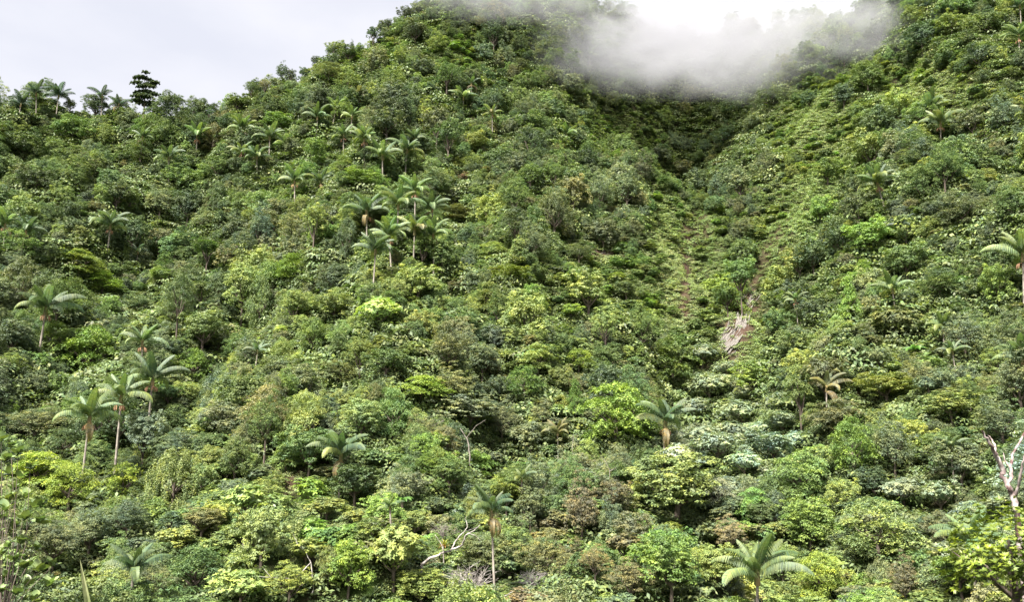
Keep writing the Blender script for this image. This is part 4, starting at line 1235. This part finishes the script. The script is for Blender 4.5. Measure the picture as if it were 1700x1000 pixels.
# tree ferns: spreading bright rosettes
for px_, py_, wpx, lab in ((1520, 578, 40, 'bright green star-shaped tree fern on the slope beyond the silvery trees'), (668, 828, 34, 'small tree fern spreading over the vines in the lower middle'),
                           (868, 770, 30, 'dark little tree fern hidden beneath the olive canopy'), (682, 405 + 62, 26, 'small tree fern just below the palm cluster')):
    x, y, z = stand(px_, py_, lambda D: 2.4 + 0 * D)
    k = wpx / FPX * y / 4.8
    rt = link('tree_fern', None); rt.location = (x, y, z - .2)
    s = Soup(); s.add(tube([(0, 0, -.5), (0, 0, 1.2), (0, 0, 2.2)], [.14, .11, .1], 7)); link('trunk', s.mesh('trunk', M_BARK), rt)
    for i in range(10):
        o = link('frond', FRONDS[3 if i % 2 else 2], rt); o.location = (0, 0, 2.2); o.rotation_euler = (0, .35 + .1 * (i % 3), i * .628 + .2); o.scale = (k, k * .8, k)
        o['leaf_tint'] = jitter((.09, .2, .035), SR, .12)
    rt['label'] = lab; rt['category'] = 'tree fern'

# bare rock on the slide
def rock_mesh(seed):
    g = np.random.default_rng(seed)
    V, F = [], []
    for i in range(5):
        t = i / 4; r = (.5, .9, 1, .85, .4)[i]
        for k in range(6):
            a = k * math.pi / 3 + g.uniform(-.25, .25)
            V.append((t * 2 - 1 + g.uniform(-.08, .08), math.cos(a) * r * g.uniform(.75, 1.1), math.sin(a) * r * g.uniform(.6, 1.05)))
    for i in range(4):
        for k in range(6):
            a, b = i * 6 + k, i * 6 + (k + 1) % 6
            F.append((a, b, b + 6, a + 6))
    F += [tuple(range(5, -1, -1)), tuple(range(24, 30))]
    me = bpy.data.meshes.new('rock'); me.from_pydata(V, [], F); me.update(); me.materials.append(M_ROCK); return me
ROCKS = [rock_mesh(i) for i in range(5)]
def outcrop(name, label, zones, n, dirpx, size):
    root = None
    for i in range(n):
        cx_, cy_, rx, ry, ln = zones[i % len(zones)]
        dy = SR.uniform(-1, 1) * ry; px_ = cx_ + ln * dy + SR.gauss(0, .45) * rx; py_ = cy_ + dy
        p0 = Vector(stand(px_, py_, lambda D: 0 * D)); p1 = Vector(stand(px_ + dirpx[0], py_ + dirpx[1], lambda D: 0 * D))
        if root is None:
            root = link(name, None); root.location = p0
        ax = (p1 - p0)
        if ax.length > 12 or ax.length < .3: ax = Vector((.3, .5, .7))
        o = link('rock', ROCKS[i % 5], root)
        o.rotation_euler = ax.to_track_quat('X', 'Z').to_euler()
        o.location = p0 - root.location + Vector((0, 0, .12))
        L_ = SR.uniform(*size); o.scale = (L_, L_ * SR.uniform(.05, .17), L_ * SR.uniform(.05, .13))
    root['label'] = label; root['category'] = 'rocks'
outcrop('rock_slide', 'streaky bare pale rock slabs of the landslip in the right-hand valley', [(1212, 538, 15, 46, -.5), (1208, 574, 18, 18, -.2), (1236, 530, 10, 44, -.4), (1222, 560, 22, 30, -.3)], 170, (12, -17), (.5, 1.6))
outcrop('rock_patch', 'little pinkish rock patch showing through the greenery on the central spur', [(1000, 420, 22, 7, 0)], 22, (10, -3), (.3, .8))
outcrop('rock_patch', 'scattered stones at the foot of the landslip above the silvery trees', [(1224, 606, 14, 14, 0)], 22, (6, -6), (.3, .8))
outcrop('rock_patch', 'small pale ledge beside the upper end of the rock slide', [(1178, 518, 12, 4, 0)], 12, (10, -3), (.4, .9))


# ------------------------------------------------------------------ mist and haze

def mist(name, label, centre, size, dens, seed, nscale, thr, rot=(0, 0, 0)):
    """a drifting cloud: a rounded body of vapour whose density is torn by noise"""
    s = Soup(); prof = [(math.sin(math.pi * i / 12) + 1e-4, -math.cos(math.pi * i / 12)) for i in range(13)]
    s.add(lathe(prof, 20))
    me = s.mesh(name, None) if False else None
    m, N, L = new_mat(name)
    out = N.new('ShaderNodeOutputMaterial'); pv = N.new('ShaderNodeVolumePrincipled')
    pv.inputs['Color'].default_value = (.54, .54, .58, 1); pv.inputs['Anisotropy'].default_value = -0.15
    tc = N.new('ShaderNodeTexCoord')
    ln = N.new('ShaderNodeVectorMath'); ln.operation = 'LENGTH'; L.new(tc.outputs['Object'], ln.inputs[0])
    mp = N.new('ShaderNodeMapping'); mp.inputs['Location'].default_value = (seed, seed * 2, 0); mp.inputs['Scale'].default_value = nscale
    L.new(tc.outputs['Object'], mp.inputs[0])
    nz = N.new('ShaderNodeTexNoise'); nz.inputs['Scale'].default_value = 1.0; nz.inputs['Detail'].default_value = 4; nz.inputs['Roughness'].default_value = .62; nz.inputs['Distortion'].default_value = .6
    L.new(mp.outputs[0], nz.inputs['Vector'])
    a = N.new('ShaderNodeMath'); a.operation = 'MULTIPLY_ADD'; a.inputs[1].default_value = 3.4; a.inputs[2].default_value = -1.7 + thr
    L.new(nz.outputs['Fac'], a.inputs[0])
    b = N.new('ShaderNodeMath'); b.operation = 'SUBTRACT'; b.inputs[0].default_value = 1.0; L.new(ln.outputs['Value'], b.inputs[1])
    c = N.new('ShaderNodeMath'); c.operation = 'ADD'; L.new(a.outputs[0], c.inputs[0]); L.new(b.outputs[0], c.inputs[1])
    e = N.new('ShaderNodeMath'); e.operation = 'MULTIPLY_ADD'; e.inputs[1].default_value = 2.5; e.inputs[2].default_value = 0.0; L.new(b.outputs[0], e.inputs[0]); e.use_clamp = True
    d = N.new('ShaderNodeMath'); d.operation = 'MULTIPLY'; d.use_clamp = True; L.new(c.outputs[0], d.inputs[0]); L.new(e.outputs[0], d.inputs[1])
    f = N.new('ShaderNodeMath'); f.operation = 'MULTIPLY'; f.inputs[1].default_value = dens; L.new(d.outputs[0], f.inputs[0])
    L.new(f.outputs[0], pv.inputs['Density']); L.new(pv.outputs[0], out.inputs['Volume'])
    me = s.mesh(name, m)
    o = link(name, me); o.location = centre; o.scale = size; o.rotation_euler = rot
    o['kind'] = 'stuff'; o['label'] = label; o['category'] = 'mist'
    return o
mist('mist', 'drifting pale mist hiding the upper gully between the peak and the far ridge', hyp(1165, 66, 229), (60, 11, 46), .09, 3.1, (3.6, 1.0, 3.4), .10, rot=(math.radians(-45), 0, 0))
mist('mist', 'thin torn wisps of mist trailing across the summit', hyp(860, -10, 214), (36, 8, 20), .05, 8.3, (2.8, 1.2, 2.6), .03, rot=(math.radians(-45), 0, 0))
mist('mist', 'thin veil of mist drifting over the crest of the far ridge', hyp(1440, 40, 197), (36, 8, 24), .055, 5.7, (3.0, 1.2, 3.0), .05, rot=(math.radians(-45), 0, 0))

# ------------------------------------------------------------------ labels

ANCH = [(1219, 545, 'the bare rock slide'), (240, 150, 'the windswept ridge tree'), (660, 380, 'the dense palm cluster'), (202, 665, 'the trio of palms'), (182, 380, 'the slender lone fruiting palm'),
    (72, 520, 'the wide-spreading lone palm'), (1553, 192, 'the two overlapping palms'), (1468, 308, 'the yellow-skirted lone palm'), (1665, 780, 'the forked bleached tree'), (1675, 945, 'the glossy-leaved corner tree'),
    (745, 905, 'the bromeliad branch'), (1230, 695, 'the silvery-leaved trees'), (745, 605, 'the olive-brown mid-slope tree'), (850, 458, 'the small bright yellow tree'), (100, 795, 'the big yellow tiered trees'),
    (1105, 140, 'the tip of the mist'), (1136, 490, 'the dark earth gully'), (1022, 690, 'the big bright layered tree'), (825, 845, 'the rusty-skirted palm'), (1250, 955, 'the largest palm'),
    (140, 965, 'the pale pointed blade'), (1410, 497, 'the conical tree'), (66, 160, 'the three skyline palms'), (690, 20, 'the misty peak'), (770, 296, 'the small reddish tree'), (835, 985, 'the bare bottom bough'),
    (965, 850, 'the tall yellow-brown tree'), (1000, 420, 'the pink rock patch'), (1122, 815, 'the big light round tree'), (1455, 890, 'the broad tiered tree'), (505, 930, 'the straggling white branches'),
    (216, 932, 'the stout low palm'), (1690, 432, 'the big yellow palm at the edge'), (240, 570, 'the thick-trunked reddish palm'), (400, 235, 'the ridge-shoulder palms'), (492, 302, 'the pair of shoulder palms'),
    (1520, 578, 'the bright star-shaped tree fern'), (610, 245, 'the palms above the cluster'), (705, 725, 'the forked grey limb'), (560, 756, 'the low mid-slope palm')]
ORD = ['', 'second ', 'third ', 'fourth ', 'fifth ', 'sixth ', 'seventh ', 'eighth ', 'ninth ', 'tenth ', 'eleventh ', 'twelfth ', 'thirteenth ']
PCOL = {'d': 'dark', 'b': 'blue-green', 'g': 'green', 'y': 'yellowish', 'o': 'orange-tinged'}
buckets = {}
for t in THINGS:
    o = t['o']
    o['category'] = 'palm' if t['kind'] == 'palm' else ('shrub' if t['kind'] == 's' else 'tree')
    o['group'] = t['group']
    if t['label']:
        o['label'] = t['label']; continue
    best = min(((math.hypot(t['px'] - a[0], t['py'] - a[1]), a) for a in ANCH if math.hypot(t['px'] - a[0], t['py'] - a[1]) > 14), key=lambda q: q[0])
    dx, dy = t['px'] - best[1][0], t['py'] - best[1][1]
    sec = int(((math.degrees(math.atan2(dy, dx)) + 360 + 22.5) % 360) // 45)
    dr = ['right of', 'down right of', 'below', 'down left of', 'left of', 'up left of', 'above', 'up right of'][sec]
    size = 'large ' if t['w'] > 78 else ('small ' if t['w'] < 34 else '')
    if t['kind'] == 'palm':
        desc = size + PCOL[t['colour']] + ' feathery palm'
    else:
        desc = size + CNAME[t['colour']] + ' ' + t['form']
    buckets.setdefault((desc, dr, best[1][2]), []).append((best[0], t))
for (desc, dr, an), lst in buckets.items():
    lst.sort(key=lambda q: q[0])
    for i, (_, t) in enumerate(lst):
        t['o']['label'] = (ORD[i] if i < len(ORD) else 'outermost ') + desc + ' ' + dr + ' ' + an
